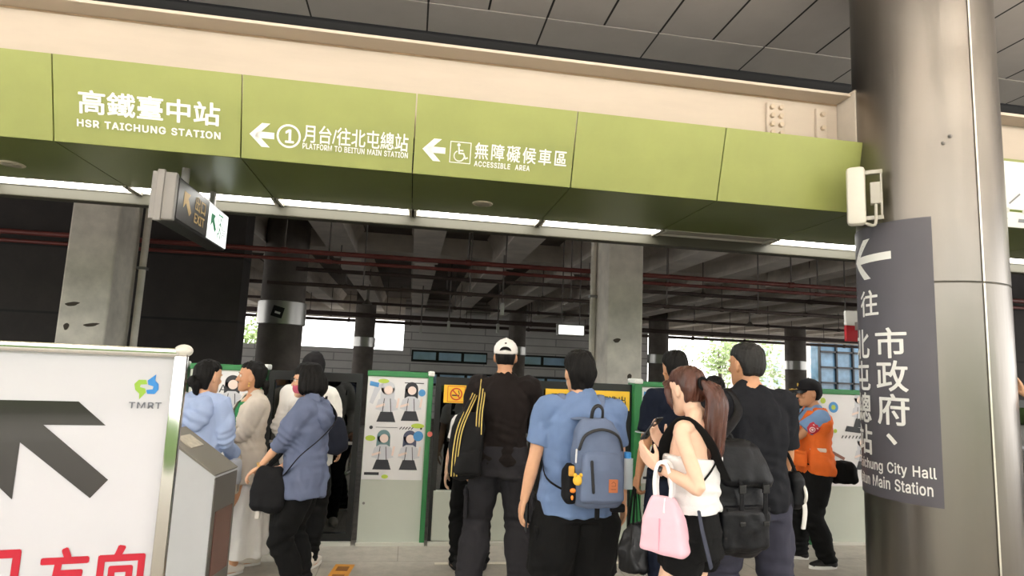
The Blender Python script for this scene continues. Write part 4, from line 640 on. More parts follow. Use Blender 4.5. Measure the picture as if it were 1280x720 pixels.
def poster(name, label, x0, x1, z0, z1, kind, parent=None):
    t = thing(name, label, 'poster', (x0, PY-.062, z0)); W, H = x1-x0, z1-z0
    f = lambda u, v, w=0.: Vector((u, -.004-w, v))
    MB().span((0, -.004, 0), (W, .0, H)).build('paper', M_paper, t)
    k = W/.5
    if kind == 'two':
        figure2d(f, .17*k, .72*H, .5*k, M_pgrey, t, 1); figure2d(f, .37*k, .73*H, .48*k, M_ink, t)
        figure2d(f, .16*k, .25*H, .48*k, mat('poster_teal', '#6f8f93', .6), t); figure2d(f, .38*k, .25*H, .48*k, mat('poster_navy', '#4b5068', .6), t)
        mb = MB(); 
        for c in ((.46*k, .86*H, .032), (.45*k, .43*H, .045)): disc2d(mb, f, (c[0], c[1]), c[2], .004)
        poly2d(mb, f, [(.02, H-.035), (.10, H-.05), (.095, H-.09), (.015, H-.075)], .004); mb.build('blue_sticker_print', M_blue, t)
        mb = MB()
        for c in ((.13*k, .965*H, .05, .02), (.44*k, .53*H, .06, .022), (.05*k, .40*H, .045, .025), (.19*k, .02*H+.01, .03, .018)): poly2d(mb, f, [(c[0]+c[2]*math.cos(a*PI/8), c[1]+c[3]*math.sin(a*PI/8)) for a in range(16)], .004)
        mb.build('lime_print', M_lime, t)
        mb = MB(); disc2d(mb, f, (.05*k, .505*H), .016, .004); disc2d(mb, f, (.47*k, .505*H), .010, .004)
        poly2d(mb, f, [(.02, .045*H), (.15, .045*H), (.15, .072*H), (.02, .072*H)], .004); stroke2d(mb, f, [(.31*k, .955*H), (.47*k, .955*H)], .008, .004)
        for i in range(5): stroke2d(mb, f, [(.29*k+.026*i, .495*H), (.305*k+.026*i, .515*H)], .008, .004)
        stroke2d(mb, f, [(.09*k, .508*H), (.27*k, .508*H)], .004, .004); mb.build('black_print', M_ink, t)
    if kind == 'sa':
        figure2d(f, .60*W, .72*H, .55, M_ink, t)
        letter(MB(), 'SA', lambda u, v, w=0.: f(u, v, .004), (.30*W, .80*H, .52*W, .875*H), -.004).build('title_lettering', M_ink, t)
        mb = MB(); poly2d(mb, f, [(.26*W, .93*H), (.42*W, .945*H), (.42*W, .985*H), (.26*W, .97*H)], .004); mb.build('lime_print', M_lime, t)
    if kind == 'dots':
        figure2d(f, .70*W, .80*H, .52, M_pgrey, t); figure2d(f, .72*W, .33*H, .50, M_pgrey, t)
        mb = MB(); disc2d(mb, f, (.28*W, .86*H), .055, .004); mb.build('blue_sticker_print', M_blue, t)
        mb = MB(); disc2d(mb, f, (.28*W, .86*H), .025, .005); disc2d(mb, f, (.30*W, .60*H), .02, .005); disc2d(mb, f, (.12*W, .93*H), .03, .005); mb.build('lime_print', M_lime, t)
        mb = MB()
        for i in range(6): stroke2d(mb, f, [(.40*W+.04*i, .525*H), (.42*W+.04*i, .55*H)], .011, .004)
        poly2d(mb, f, [(.45*W, .60*H), (.85*W, .57*H), (.85*W, .63*H), (.48*W, .66*H)], .005)
        mb.build('black_print', M_ink, t)
        mb = MB(); stroke2d(mb, f, [(.10*W, .42*H), (.42*W, .30*H)], .03, .005); mb.build('brown_print', M_brown, t)
    return t
def psd_panel(x0, x1, label, post=True):
    t = thing('screen_door_panel', label, 'panel', ((x0+x1)/2, PY, 0)); a = x0-(x0+x1)/2; b = -a
    MB().span((a+.005, -.06, .02), (b-.04, .09, 1.495), bev=.006).build('fixed_panel', M_panel, t)
    MB().span((a, -.075, 1.485), (b-.035, .10, 1.535), bev=.008).build('top_rail', M_pgreen, t)
    MB().span((b-.045, -.085, 0), (b, .10, 1.50), bev=.006).build('side_post', M_pgreen, t)
    MB().span((b-.05, -.09, 1.50), (b+.01, .10, 1.55), bev=.014).build('post_cap', mat('cap_white', '#e3e4de', .4), t)
    MB().cyl((a+.045, -.062, .36), (a+.045, -.068, .36), .012, 14).build('lock', M_case, t, True)
    MB().cyl((b-.005, -.088, .98), (b-.005, -.098, .98), .024, 16).build('red_lamp', mat('lamp_red', '#c8685c', .3), t, True)
    MB().span((a, -.1, 0), (b, -.06, .025)).build('sill', M_sill, t)
    return t
def psd_door(x0, x1, label, low=0., leaves=1, top=True):
    t = thing('screen_door', label, 'screen door', ((x0+x1)/2, PY, 0)); a = x0-(x0+x1)/2; b = -a
    w_ = (b-a)/leaves
    for i in range(leaves):
        l, r = a+w_*i, a+w_*(i+1)
        mb = MB().span((l, -.03, .02), (l+.05, .05, 1.5)).span((r-.05, -.03, .02), (r, .05, 1.5)).span((l+.05, -.03, 1.42), (r-.05, .05, 1.5)).span((l+.05, -.03, .02), (r-.05, .05, .09))
        fr = mb.build('door_frame', M_pblack, t)
        MB().span((l+.05, .0, max(low, .09)), (r-.05, .012, 1.42)).build('glass_pane', M_pglass, fr)
        if low: MB().span((l+.03, -.045, .03), (r-.03, .045, low), bev=.005).build('lower_panel', M_panel, t)
        else: MB().span((l+.05, -.025, .86), (r-.05, .03, .885)).build('push_bar', M_case, fr)
    MB().span((a, -.1, 0), (b, -.05, .03)).build('sill', M_sill, t)
    return t
psd_door(-5.6, -3.95, 'dark glass screen door hidden behind the large white sign')
psd_panel(-3.9, -1.95, 'pale screen door panel behind the large white sign')
psd_panel(-1.90, -1.255, 'pale screen door panel with green top, behind the woman in white blazer')
psd_door(-1.24, -.42, 'dark framed glass screen door behind the woman in red face mask')
psd_panel(-.375, .225, 'pale screen door panel carrying the poster of four waitresses')
psd_door(.255, 1.215, 'glass screen door with no smoking notice behind the man in white cap', .47)
psd_door(1.235, 2.165, 'glass screen door with no running notice behind the man with blue backpack', .47)
psd_panel(2.255, 2.95, 'pale screen door panel behind the man in navy polo shirt')
psd_door(2.98, 4.0, 'dark framed glass screen door left of the guard')
psd_panel(4.075, 5.35, 'pale screen door panel behind the guard')
psd_door(5.4, 7.2, 'glass screen door beyond the steel column', .47); psd_panel(7.25, 8.6, 'pale screen door panel right of the steel column')
t = thing('green_post', 'short green screen door post left of the guard', 'post', (4.045, PY, 0)); MB().span((-.025, -.085, 0), (.025, .1, 1.5), bev=.006).build('post', M_pgreen, t); MB().span((-.03, -.09, 1.5), (.03, .1, 1.53), bev=.01).build('post_cap', MATS['cap_white'], t)
t = thing('green_post', 'green screen door post right of the yellow no running notice', 'post', (2.21, PY, 0)); MB().span((-.04, -.10, 0), (.04, .09, 1.52), bev=.006).build('post', M_pgreen, t); MB().span((-.045, -.12, 1.51), (.044, .10, 1.56), bev=.014).build('post_cap', MATS['cap_white'], t)
poster('poster', 'poster of four printed waitresses with blue and lime stickers', -.365, .17, .565, 1.475, 'two')
poster('poster', 'poster with the letters SA behind the woman in white blazer', -1.87, -1.31, .55, 1.475, 'sa')
poster('poster', 'poster partly hidden behind the man in navy polo shirt', 2.26, 2.85, .565, 1.475, 'two')
poster('poster', 'poster with a blue ring sticker behind the guard', 4.12, 4.85, .565, 1.48, 'dots')
M_yel = mat('notice_yellow', '#f0c22e', .45); M_nred = mat('notice_red', '#c8401f', .5); M_nblk = mat('notice_print_black', '#2a2620', .5)
def notice(label, x0, x1, z0, z1, kind):
    t = thing('yellow_notice', label, 'notice', (x0, PY-.045, z0)); W, H = x1-x0, z1-z0; f = lambda u, v, w=0.: Vector((u, -.003-w, v))
    MB().span((0, -.002, 0), (W, .012, H)).build('sticker', M_yel, t)
    ft = lambda u, v, w=0.: f(u, v, .002+w)
    if kind == 'smoke':
        mb = MB(); disc2d(mb, f, (.115, H/2), .058, .002, r0=.046); stroke2d(mb, f, [(.078, H/2+.038), (.152, H/2-.038)], .011, .003); mb.build('prohibition_ring', M_nred, t)
        mb = MB(); stroke2d(mb, f, [(.08, H/2-.012), (.14, H/2-.012)], .012, .001); stroke2d(mb, f, [(.145, H/2+.0), (.135, H/2+.03)], .008, .001)
        letter(mb, '進站禁止吸菸飲食', ft, (.23, H/2-.035, W-.03, H/2+.04), .012); mb.build('black_print', M_nblk, t)
        mb = MB(); q = [(.035, .012), (.195, .012), (.195, H-.012), (.035, H-.012), (.035, .012)]; stroke2d(mb, f, q, .005, .001); mb.build('red_border', M_nred, t)
    else:
        mb = MB()
        for x in (.085, .185): poly2d(mb, f, [(x-.028, H/2-.0), (x+.028, H/2-.0), (x+.028, H/2+.05), (x-.028, H/2+.05)], .002)
        letter(mb, '禁止強行進出', ft, (.26, H/2-.04, W-.04, H/2+.045), .012); mb.build('black_print', M_nblk, t)
        mb = MB(); disc2d(mb, f, (.135, H/2+.04), .016, .003); stroke2d(mb, f, [(.135, H/2+.02), (.135, H/2-.02), (.115, H/2-.05)], .018, .003); stroke2d(mb, f, [(.135, H/2-.02), (.155, H/2-.05)], .016, .003); stroke2d(mb, f, [(.10, H/2+.01), (.17, H/2+.01)], .012, .003); mb.build('red_figure', M_nred, t)
notice('yellow no smoking notice on the glass, left of the man in white cap', .33, 1.14, 1.265, 1.43, 'smoke')
notice('yellow no forcing through notice on the glass, behind the man with blue backpack', 1.30, 2.14, 1.245, 1.43, 'run')

# marks on the floor
tag(MB().span((.30, 5.30, .0), (2.3, 5.355, .003)).build('floor_line', mat('floor_line_white', '#cfc8b8', .6, var=.1)), 'pale boarding line stuck on the floor before the glass doors', 'floor marking')
t = thing('floor_sticker', 'orange waiting sticker on the floor beside the black trousers', 'sticker', (-.50, 5.15, 0), -.1)
MB().span((0, -.34, 0), (.15, .18, .003)).build('sheet', mat('sticker_orange', '#d9973c', .6, var=.1, vscale=8), t)
MB().span((.03, .02, .003), (.12, .12, .005)).span((.03, -.1, .003), (.12, -.07, .005)).span((.03, -.2, .003), (.12, -.15, .005)).build('dark_print', mat('sticker_brown', '#8a5a2a', .6), t)

# ------------------------------------------------------------------ framed white sign in the left foreground
t = thing('standing_sign', 'big white sign in a steel frame in the left foreground, black arrow and red lettering', 'sign', (-.776, 2.3, 0), -.171+PI*0)
t.rotation_euler = (0, 0, math.atan2(.17, .985))
M_frame = mat('polished_steel', '#c9c7c2', .12, 1.); M_board = mat('sign_board_white', '#c6c5cb', .25, var=.02, vscale=3, coat=.6)
W = 1.0; z0 = .62
MB().span((-W, .005, z0), (-.012, .02, 1.60)).build('board', M_board, t)
mb = MB().span((-W-.03, -.018, 1.590), (.02, .03, 1.622), bev=.006).span((-.020, -.018, z0-.03), (.02, .03, 1.60), bev=.006).span((-W-.03, -.018, z0-.03), (-W+.01, .03, 1.60), bev=.006).span((-W-.03, -.018, z0-.03), (.02, .03, z0), bev=.006)
mb.build('frame', M_frame, t, True)
MB().ball((.004, .006, 1.615), (.030, .036, .022)).build('corner_cap', mat('corner_cap_white', '#d9d5cc', .35), t, True)
for x in (-W+.0, -.005):
    MB().cyl((x, .006, .03), (x, .006, z0), .017, 14).build('leg', M_frame, t, True); MB().box((x, .006, .015), (.06, .5, .03), bev=.01).build('foot', M_frame, t)
f = lambda u, v, w=0.: Vector((u, .003-w, v))
M_gloss = mat('arrow_gloss_black', '#2b2928', .12, coat=.5)
mb = MB()
for q in ([(-.505, 1.436), (-.286, 1.436), (-.201, 1.360), (-.505, 1.360)], [(-.43, 1.360), (-.374, 1.360), (-.175, 1.186), (-.22, 1.129), (-.43, 1.305)], [(-.505, 1.360), (-.43, 1.360), (-.43, 1.13), (-.505, 1.205)]): poly2d(mb, f, q)
mb.build('arrow', M_gloss, t)
M_rtxt = mat('sign_red_lettering', '#b5182f', .4)
mb = MB()
for c, u in zip('出口方向', (-.70, -.515, -.335, -.176)): letter(mb, c, f, (u, .815, u+(.135 if c != '口' else .13), .98), .028)
mb.build('red_lettering', M_rtxt, t)
# emblem: two interlocked hooked bolts, green and blue, with grey letters
k = lambda u, v: (-.133+u*.074, 1.448+v*.08)
mb = MB(); poly2d(mb, f, [k(.0, .62), k(.16, .80), k(.46, .80), k(.52, .62), k(.26, .60), k(.24, .50), k(.46, .44), k(.50, .28), k(.26, -.02), k(.24, .22), k(.06, .38)]); mb.build('emblem_green', mat('emblem_green', '#8cb13c', .4), t)
mb = MB(); poly2d(mb, f, [k(.52, .78), k(.84, 1.05), k(.82, .78), k(.98, .64), k(1.0, .42), k(.86, .22), k(.56, .22), k(.50, .38), k(.76, .42), k(.78, .54), k(.56, .60)]); mb.build('emblem_blue', mat('emblem_blue', '#2f7fc4', .4), t)
letter(MB(), 'TMRT', f, (-.142, 1.417, -.045, 1.438), .014, 1.15).build('emblem_lettering', mat('emblem_grey', '#6d6f78', .5), t)

# grey gate post beside it
t = thing('ticket_gate_post', 'grey metal gate post with sloping top, between the white sign and the hooded woman', 'gate post', (-1.08, 3.45, 0), -.14)
M_gate = mat('gate_grey', '#b9bcc0', .4, .1, var=.04, vscale=4); M_gated = mat('gate_dark', '#55524e', .5)
gx = lambda u, v, w=0.: Vector((u, w, v))
MB().prism([(-.16, 0), (.145, 0), (.145, 1.00), (-.16, 1.20)], gx, .26).build('body', M_gate, t)
MB().prism([(-.16, 1.20), (.145, 1.00), (.150, 1.008), (-.155, 1.212)], lambda u, v, w: Vector((u, w-.004, v)), .268).build('sloping_top', mat('gate_top', '#77736b', .45, .3), t)
gt = Vector((.305, 0, -.204)).normalized()
MB().prism([(-.10, 1.176), (-.02, 1.123), (-.018, 1.127), (-.098, 1.180)], lambda u, v, w: Vector((u, w+.06, v)), .14).build('label_plate', mat('label_plate', '#b9b2a4', .5, var=.2, vscale=30), t)
MB().span((.143, .0, .02), (.150, .26, .99)).build('side_strip', M_gated, t)
MB().span((.149, .03, .50), (.154, .23, .82)).build('reader_window', mat('reader_brown', '#5e3f38', .2), t)
MB().span((.149, .02, .05), (.155, .24, .42)).build('yellow_label', M_yel, t); MB().span((.154, .08, .18), (.157, .18, .30)).build('warning_print', M_nblk, t)
MB().cyl((-.03, -.004, .47), (-.03, .001, .47), .022, 16).build('key_lock', M_gated, t, True)
MB().span((-.18, -.02, 0), (.17, .28, .04)).build('base', M_gated, t)
M_lamp = emitmat('pendant_glow', '#fff3e2', PENDANT); M_lampu = emitmat('added_uplight_glow', '#fff6ea', PENDANT*9)
# linear lamps hung over the concourse, upward tubes added to brighten the canopy ceiling
for x in (-7.5, -4.5, -1.5, 1.5, 4.5, 7.5, 10.5):
    for y in (1.9, -1.2, -4.0):
        t = thing('pendant_lamp', 'long linear lamp hung out of view over the concourse, with added uplight', 'lamp', (x, y, 4.55), 0, 'concourse pendant lamps')
        MB().box((0, 0, 0), (2.2, .44, .03), bev=.008).build('housing', M_house, t); MB().cyl((-1.06, 0, -.05), (1.06, 0, -.05), .022, 10).build('tube', M_lamp, t); MB().cyl((-1.06, 0, .05), (1.06, 0, .05), .022, 10).build('tube', M_lampu, t)
        for s in (-.8, .8): MB().cyl((s, 0, .01), (s, 0, .65), .008, 6).build('rod', M_rod, t)

# ------------------------------------------------------------------ people: one skeleton, one continuous body, clothes and hair as children
V = Vector
def snoise(p, seed, n=10):
    """smooth pseudo noise of points (N, 3), about -1..1"""
    r = np.random.default_rng(seed); out = np.zeros(len(p)); q = p
    for i in range(n):
        d = r.normal(size=3); d /= np.linalg.norm(d); ph = r.uniform(0, 6.28)
        q2 = q + .35*np.sin(q[:, [1, 2, 0]]*1.7+ph)
        out += np.sin(q2@d*2.2*(1+.35*i/n)+ph)
    return out/math.sqrt(n)/.9
def remesh(mb, voxel, name, smooth=2, disp=None):
    me = mb.mesh('tmp'); bm = bmesh.new(); bm.from_mesh(me); bmesh.ops.recalc_face_normals(bm, faces=bm.faces); bm.to_mesh(me); bm.free()
    ob = bpy.data.objects.new('tmp', me); C.objects.link(ob)
    m = ob.modifiers.new('r', 'REMESH'); m.mode = 'VOXEL'; m.voxel_size = voxel
    if smooth: s = ob.modifiers.new('s', 'SMOOTH'); s.iterations = smooth; s.factor = .5
    dg = bpy.context.evaluated_depsgraph_get(); ev = ob.evaluated_get(dg); out = bpy.data.meshes.new_from_object(ev); out.name = name
    bpy.data.objects.remove(ob); bpy.data.meshes.remove(me)
    if disp:
        n = len(out.vertices); co = np.empty(n*3); out.vertices.foreach_get('co', co); co = co.reshape(-1, 3)
        no = np.empty(n*3); out.vertices.foreach_get('normal', no); no = no.reshape(-1, 3)
        co += disp(co, no); out.vertices.foreach_set('co', co.ravel()); out.update()
    return out
def cloth_disp(seed, amp=.005, folds=(), freq=14, lim=.004, top=None):
    def d(co, no):
        amp_ = amp*1.5
        a = snoise(co*np.array([freq, freq, freq*.55]), seed)+.5*snoise(co*np.array([freq*2.2, freq*2.2, freq*1.3]), seed+1)
        o = amp_*a
        for (c, r, ax, k, am) in folds:       # creases gathered round a joint: centre, radius, axis, count, amplitude
            q = co-np.array(c); dist = np.linalg.norm(q, axis=1); wgt = np.exp(-(dist/r)**2)
            ph = q@np.array(ax)*k + 1.3*snoise(co*9, seed+3)
            o = o+1.8*am*wgt*np.sin(ph)
        o = np.maximum(o+lim*.5, -lim)      # creases stay outside what is worn beneath
        if top: o = np.where(o > 0, o*np.clip((top-co[:, 2])/.08, 0, 1), o)
        return no*o[:, None]
    return d
def hair_disp(seed, amp=.003, freq=60):
    def d(co, no):
        a = snoise(co*np.array([freq, freq, 10]), seed)+.6*snoise(co*np.array([freq*2, freq*2, 16]), seed+1)
        return no*(amp*a)[:, None]
    return d
def eul(yaw=0, pitch=0, roll=0): return Matrix.Rotation(yaw, 3, 'Z') @ Matrix.Rotation(pitch, 3, 'X') @ Matrix.Rotation(roll, 3, 'Y')
def ik(S, T, a, b, pole):
    d = T-S; L = min(d.length, (a+b)*.998); dn = d.normalized(); x = (a*a-b*b+L*L)/(2*L); h = math.sqrt(max(a*a-x*x, 0))
    p = pole-dn*pole.dot(dn); p = p.normalized() if p.length > 1e-5 else dn.orthogonal().normalized()
    return S+dn*x+p*h, S+dn*L
def ering(z, hw, hf, hb, y=0., x=0., n=28, p=2.3):
    out = []
    for i in range(n):
        a = 2*PI*i/n; c, s = math.cos(a), math.sin(a)
        c = math.copysign(abs(c)**(2/p), c); s = math.copysign(abs(s)**(2/p), s)
        out.append(V((x+hw*c, y+(hf if s > 0 else hb)*s, z)))
    return out
SKIN = {'fair': mat('skin_fair', '#e8bfa5', .5, var=.05, vscale=14), 'tan': mat('skin_tan', '#c4906c', .5, var=.07, vscale=14), 'warm': mat('skin_warm', '#d8a684', .5, var=.06, vscale=14)}
HAIRM = {'black': mat('hair_black', '#0e0c0b', .65, bump=.5, bscale=90, stretch=(1, 1, .12), spec=.2), 'auburn': mat('hair_auburn', '#4a281d', .38, bump=.45, bscale=90, stretch=(1, 1, .1), var=.35, vscale=25), 'grey': mat('hair_dark_grey', '#110f0e', .65, bump=.4, bscale=90, var=.4, vscale=50)}
class Fig:
    """local axes: faces +Y, right hand at +X, metres; numbers are for 1.75 m and scaled by s"""
    def __init__(s, name, label, loc, rz, H=1.75, skin='warm', female=False, hands=None, elbows=None, feet=None, head=(0, 0, 0), lean=0., hand_dir=None, palm=None, curl=(.5, .5), stout=1., headsize=1., shoulder=None, hair='black'):
        s.root = thing(name, label, 'person', (*loc, 0), rz); s.root.rotation_euler = (0, 0, rz)
        s.k = k = H/1.75; s.fem = female; s.st = stout; s.loc = V((*loc, 0)); s.rz = rz; s.skin = SKIN[skin]; s.hairm = HAIRM[hair]; s.seed = int(abs(loc[0]*137+loc[1]*71))+3
        sw = shoulder or (.158 if female else .182); s.sw = sw
        s.lean = lean
        s.L = lambda z: V((0, math.sin(lean)*max(0, z-.92), 0))       # forward shift of the trunk at height z
        s.sh = [V((-sw, -.01, 1.425))+s.L(1.425), V((sw, -.01, 1.425))+s.L(1.425)]
        hands = hands or (None, None); elbows = elbows or (None, None)
        s.el = []; s.wr = []
        for i, sg in enumerate((-1, 1)):
            T = V(hands[i]) if hands[i] else V((sg*(sw+.085), .05, .87))
            P = V(elbows[i]) if elbows[i] else V((sg*.35, -1, -.2))
            e, w_ = ik(s.sh[i], T, .285, .255, P); s.el.append(e); s.wr.append(w_)
        s.hip = [V((-.09, 0, .90)), V((.09, 0, .90))]
        feet = feet or ((-.11, 0), (.11, 0)); s.an = []; s.kn = []; s.fy = []
        for i, sg in enumerate((-1, 1)):
            f_ = feet[i]; a = V((f_[0], f_[1]-.03, .085+(f_[2] if len(f_) > 2 else 0)))
            kn, an = ik(s.hip[i], a, .43, .415, V((sg*.12, 1, 0))); s.kn.append(kn); s.an.append(an); s.fy.append(f_[3] if len(f_) > 3 else -sg*.18)
        s.hr = eul(*head); s.neck = V((0, .0, 1.50))+s.L(1.5); s.hc = s.neck + s.hr @ V((0, .03, .135)); s.hs = headsize*1.0
        s.hand_dir = hand_dir or (None, None); s.palm = palm or (None, None); s.curl = curl
    def P(s, v): return V(v)*s.k
    def hp(s, v): return s.hc + s.hr @ (V(v)*s.hs)          # head-local point
    def fin(s, mb, voxel, name, m, parent=None, smooth=2, disp=None):
        mb.v = [tuple(c*s.k for c in p) for p in mb.v]
        me = remesh(mb, voxel, name, smooth, disp); return link(name, me, m, parent or s.root, 'all')
    def hard(s, mb, name, m, parent=None, smooth=True):
        mb.v = [tuple(c*s.k for c in p) for p in mb.v]; return mb.build(name, m, parent or s.root, smooth)
    def torso_rings(s, g=0., z0=.80, z1=1.49, wz=None):
        F = s.fem; st = s.st
        prof = [(.80, .130, .085, .085), (.86, .168 if not F else .172, .095, .105), (.93, .172 if not F else .178, .10, .115), (1.02, .158 if not F else .150, .098, .098), (1.10, .150 if not F else .130, .097, .088), (1.20, .158 if not F else .138, .105, .092), (1.28, .170 if not F else .150, .118 if not F else .130, .100), (1.36, .178 if not F else .156, .112, .102), (1.415, .168 if not F else .148, .088, .092), (1.45, .125, .068, .078), (1.475, .085, .058, .066), (1.50, .062, .054, .058)]
        zs = [p[0] for p in prof]
        def at(z): return [float(np.interp(z, zs, [p[i] for p in prof])) for i in (1, 2, 3)]
        out = []; n = 16
        for z in sorted(set([z0+(z1-z0)*i/n for i in range(n+1)]+[zz for zz in zs if z0 < zz < z1])):
            hw, hf, hb = at(min(max(z, .80), 1.5)); gg = g if z < 1.40 else g*max(0.35, 1-(z-1.40)/.16)
            if z < .86 and g: hw, hf, hb = at(.88)
            k = st if z < 1.38 else 1+(st-1)*.4
            c = s.L(z); out.append(ering(z, hw*(1+(k-1)*.8)+gg, hf*k+gg, hb*(1+(k-1)*.5)+gg, c.y-.005))
        return out
    def body(s):
        mb = MB(); k = s.st
        mb.loft(s.torso_rings(0, .86))
        mb.tube([s.neck+V((0, -.012, -.07)), s.neck+V((0, -.004, 0)), s.hc+s.hr@V((0, -.025, -.05))], [.062, .054 if not s.fem else .047, .052 if not s.fem else .046], 16)
        for sg in (-1, 1):   # trapezius
            mb.tube([s.neck+V((sg*.02, -.02, .02)), s.neck+V((sg*.075, -.018, -.045)), s.sh[(sg+1)//2]+V((-sg*.02, 0, .02))], [.04, .042, .045], 10)
        for i, sg in enumerate((-1, 1)):
            mb.tube([s.hip[i]+V((0, 0, .02)), s.hip[i]*.55+s.kn[i]*.45+V((0, .01, 0)), s.kn[i]+V((0, .005, .0)), s.kn[i]*.65+s.an[i]*.35+V((0, -.018, 0)), s.an[i]], [.095*k, .082*k, .056, .056, .036], 16)
            mb.tube([s.an[i]+V((0, 0, .02)), s.an[i]+V((0, 0, -.045))], [.036, .036], 12)
            R = Matrix.Rotation(s.fy[i], 3, 'Z'); A = s.an[i]
            mb.tube([A+R@V((0, -.04, -.05)), A+R@V((0, .05, -.055)), A+R@V((0, .15, -.068))], [.034, .040, .028], 12, flat=.7, ref=(0, 0, 1))
            a0 = .052 if not s.fem else .043
            mb.tube([s.sh[i]+V((-sg*.05, 0, -.02)), s.sh[i], s.sh[i]*.6+s.el[i]*.4, s.el[i], s.el[i]*.68+s.wr[i]*.32, s.wr[i]], [.05*k, a0*k, a0*.93*k, a0*.74, a0*.76, a0*.50], 14)
            s.make_hand(mb, i)
        # head
        H = [(-.116, .018, .072, -.045), (-.106, .034, .088, -.02), (-.088, .046, .092, .02), (-.062, .057, .090, .052), (-.032, .066, .087, .077), (0, .072, .087, .090), (.03, .075, .090, .096), (.058, .075, .088, .097), (.085, .067, .074, .086), (.104, .047, .048, .063), (.116, .018, .015, .03)]
        rings = []
        for z, hw, hf, hb in H:
            r = []
            cy = (hf-hb)/2 if hb > 0 else (hf+(-hb))/2; hd = (hf+hb)/2
            for j in range(28):
                a = 2*PI*j/28; r.append(s.hp((hw*math.cos(a)*(1+.06*abs(math.sin(2*a))), cy+hd*math.sin(a), z)))
            rings.append(r)
        mb.loft(rings)
        q = s.hs
        mb.tube([s.hp((0, .084, .024)), s.hp((0, .098, -.004)), s.hp((0, .107, -.022))], [.008*q, .010*q, .013*q], 10)
        for sg in (-1, 1):
            mb.ball(s.hp((sg*.011, .096, -.027)), .009*q, nu=10, nv=8)
            mb.ball(s.hp((sg*.030, .080, .031)), (.024*q, .012*q, .008*q), s.hr, 12, 8)      # brow
            mb.ball(s.hp((sg*.040, .068, -.018)), (.020*q, .018*q, .018*q), s.hr, 12, 8)     # cheek
            mb.ball(s.hp((sg*.076, -.012, -.004)), (.010*q, .019*q, .032*q), s.hr @ eul(sg*.35, -.15, 0), 14, 10)   # ear
        mb.ball(s.hp((0, .088, -.055)), (.024*q, .010*q, .0065*q), s.hr, 12, 8); mb.ball(s.hp((0, .086, -.066)), (.020*q, .010*q, .007*q), s.hr, 12, 8)
        mb.ball(s.hp((0, .078, -.098)), (.02*q, .014*q, .014*q), s.hr, 12, 8)
        hc, hr, hs, kk = s.hc, s.hr, s.hs, s.k
        def disp(co, no):
            inv = np.array(hr.inverted()); q_ = ((co/kk-np.array(hc))@inv.T)/hs; o = np.zeros_like(co)
            for sg in (-1, 1):
                d2 = ((q_-np.array([sg*.031, .084, .012]))/np.array([.016, .03, .010])); o += no*(-.008*np.exp(-(d2**2).sum(1)))[:, None]
            d2 = (q_-np.array([0, .1, -.0605]))/np.array([.022, .03, .0022]); o += no*(-.003*np.exp(-(d2**2).sum(1)))[:, None]
            return o*kk
        s.b = s.fin(mb, .0062, 'body', s.skin, smooth=1, disp=disp)
        # eyes, brows, lips
        e = MB(); ir = MB(); br = MB()
        for sg in (-1, 1):
            e.ball(s.hp((sg*.031, .073, .011)), .0125*q, nu=12, nv=8); ir.ball(s.hp((sg*.031, .0815, .0105)), (.0058*q, .0045*q, .0058*q), s.hr, 10, 8)
            br.tube([s.hp((sg*.014, .093, .030)), s.hp((sg*.030, .092, .036)), s.hp((sg*.047, .080, .031))], [.0025, .0035, .002], 6)
        s.hard(e, 'eyes', mat('eye_white', '#ddd6cf', .3)); s.hard(ir, 'irises', mat('iris_dark', '#241812', .2)); s.hard(br, 'eyebrows', s.hairm)
        lp = MB().ball(s.hp((0, .0915, -.0555)), (.020*q, .0085*q, .0045*q), s.hr, 12, 6).ball(s.hp((0, .0895, -.0655)), (.017*q, .0085*q, .0052*q), s.hr, 12, 6)
        s.hard(lp, 'lips', mat('lips', '#a8605a', .45), smooth='all')
        return s
    def make_hand(s, mb, i):
        sg = -1 if i == 0 else 1
        W = s.wr[i]; d = (W-s.el[i]).normalized()
        if s.hand_dir[i]: d = V(s.hand_dir[i]).normalized()
        pn = V(s.palm[i]) if s.palm[i] else V((-sg, 0, 0))          # where the palm faces
        pn = (pn-d*pn.dot(d)).normalized()
        t = d.cross(pn)*sg                                           # thumb side
        t = t*(-1) if False else t
        s.thumb_side = t; c = s.curl[i] if isinstance(s.curl, (tuple, list)) else s.curl
        q = .92 if s.fem else 1.
        def at(l, w_, h): return W+d*l*q+t*w_*q+pn*h*q
        for j, (w_, l) in enumerate(((.030, .088), (.010, .092), (-.010, .088), (-.029, .080))):
            mb.tube([at(-.01, w_*.45, 0), at(l*.5, w_*.85, -.003), at(l, w_, 0)], [.015*q, .0145*q, .0115*q], 10)
        mb.ball(at(.045, .0, .006), (.02*q,)*3, nu=10, nv=8); mb.ball(at(.035, .022, .010), (.018*q,)*3, nu=10, nv=8)
        for j, (w_, l, seg) in enumerate(((.031, .088, (.040, .026, .020)), (.010, .092, (.044, .029, .021)), (-.0105, .088, (.040, .027, .020)), (-.030, .080, (.032, .021, .018)))):
            p = at(l, w_, 0); a = c*.55+.05*j; pts = [p-d*.006, p]; 
            for n_, L in enumerate(seg):
                dd = d*math.cos(a)+pn*math.sin(a)+t*(w_*1.0); p = p+dd.normalized()*L*q; pts.append(p); a += c*.8
            mb.tube(pts, [.0105*q, .0100*q, .0093*q, .0086*q, .0075*q], 8, sub=3)
        b = at(.022, .026, .006); th = (d*.62+t*.62+pn*(.30+c*.25)).normalized(); th2 = (d*.85+t*.22+pn*(.3+c*.35)).normalized()
        mb.tube([b-th*.01, b+th*.038*q, b+th*.038*q+th2*.030*q, b+th*.038*q+th2*.054*q], [.015*q, .0125*q, .011*q, .009*q], 8, sub=3)
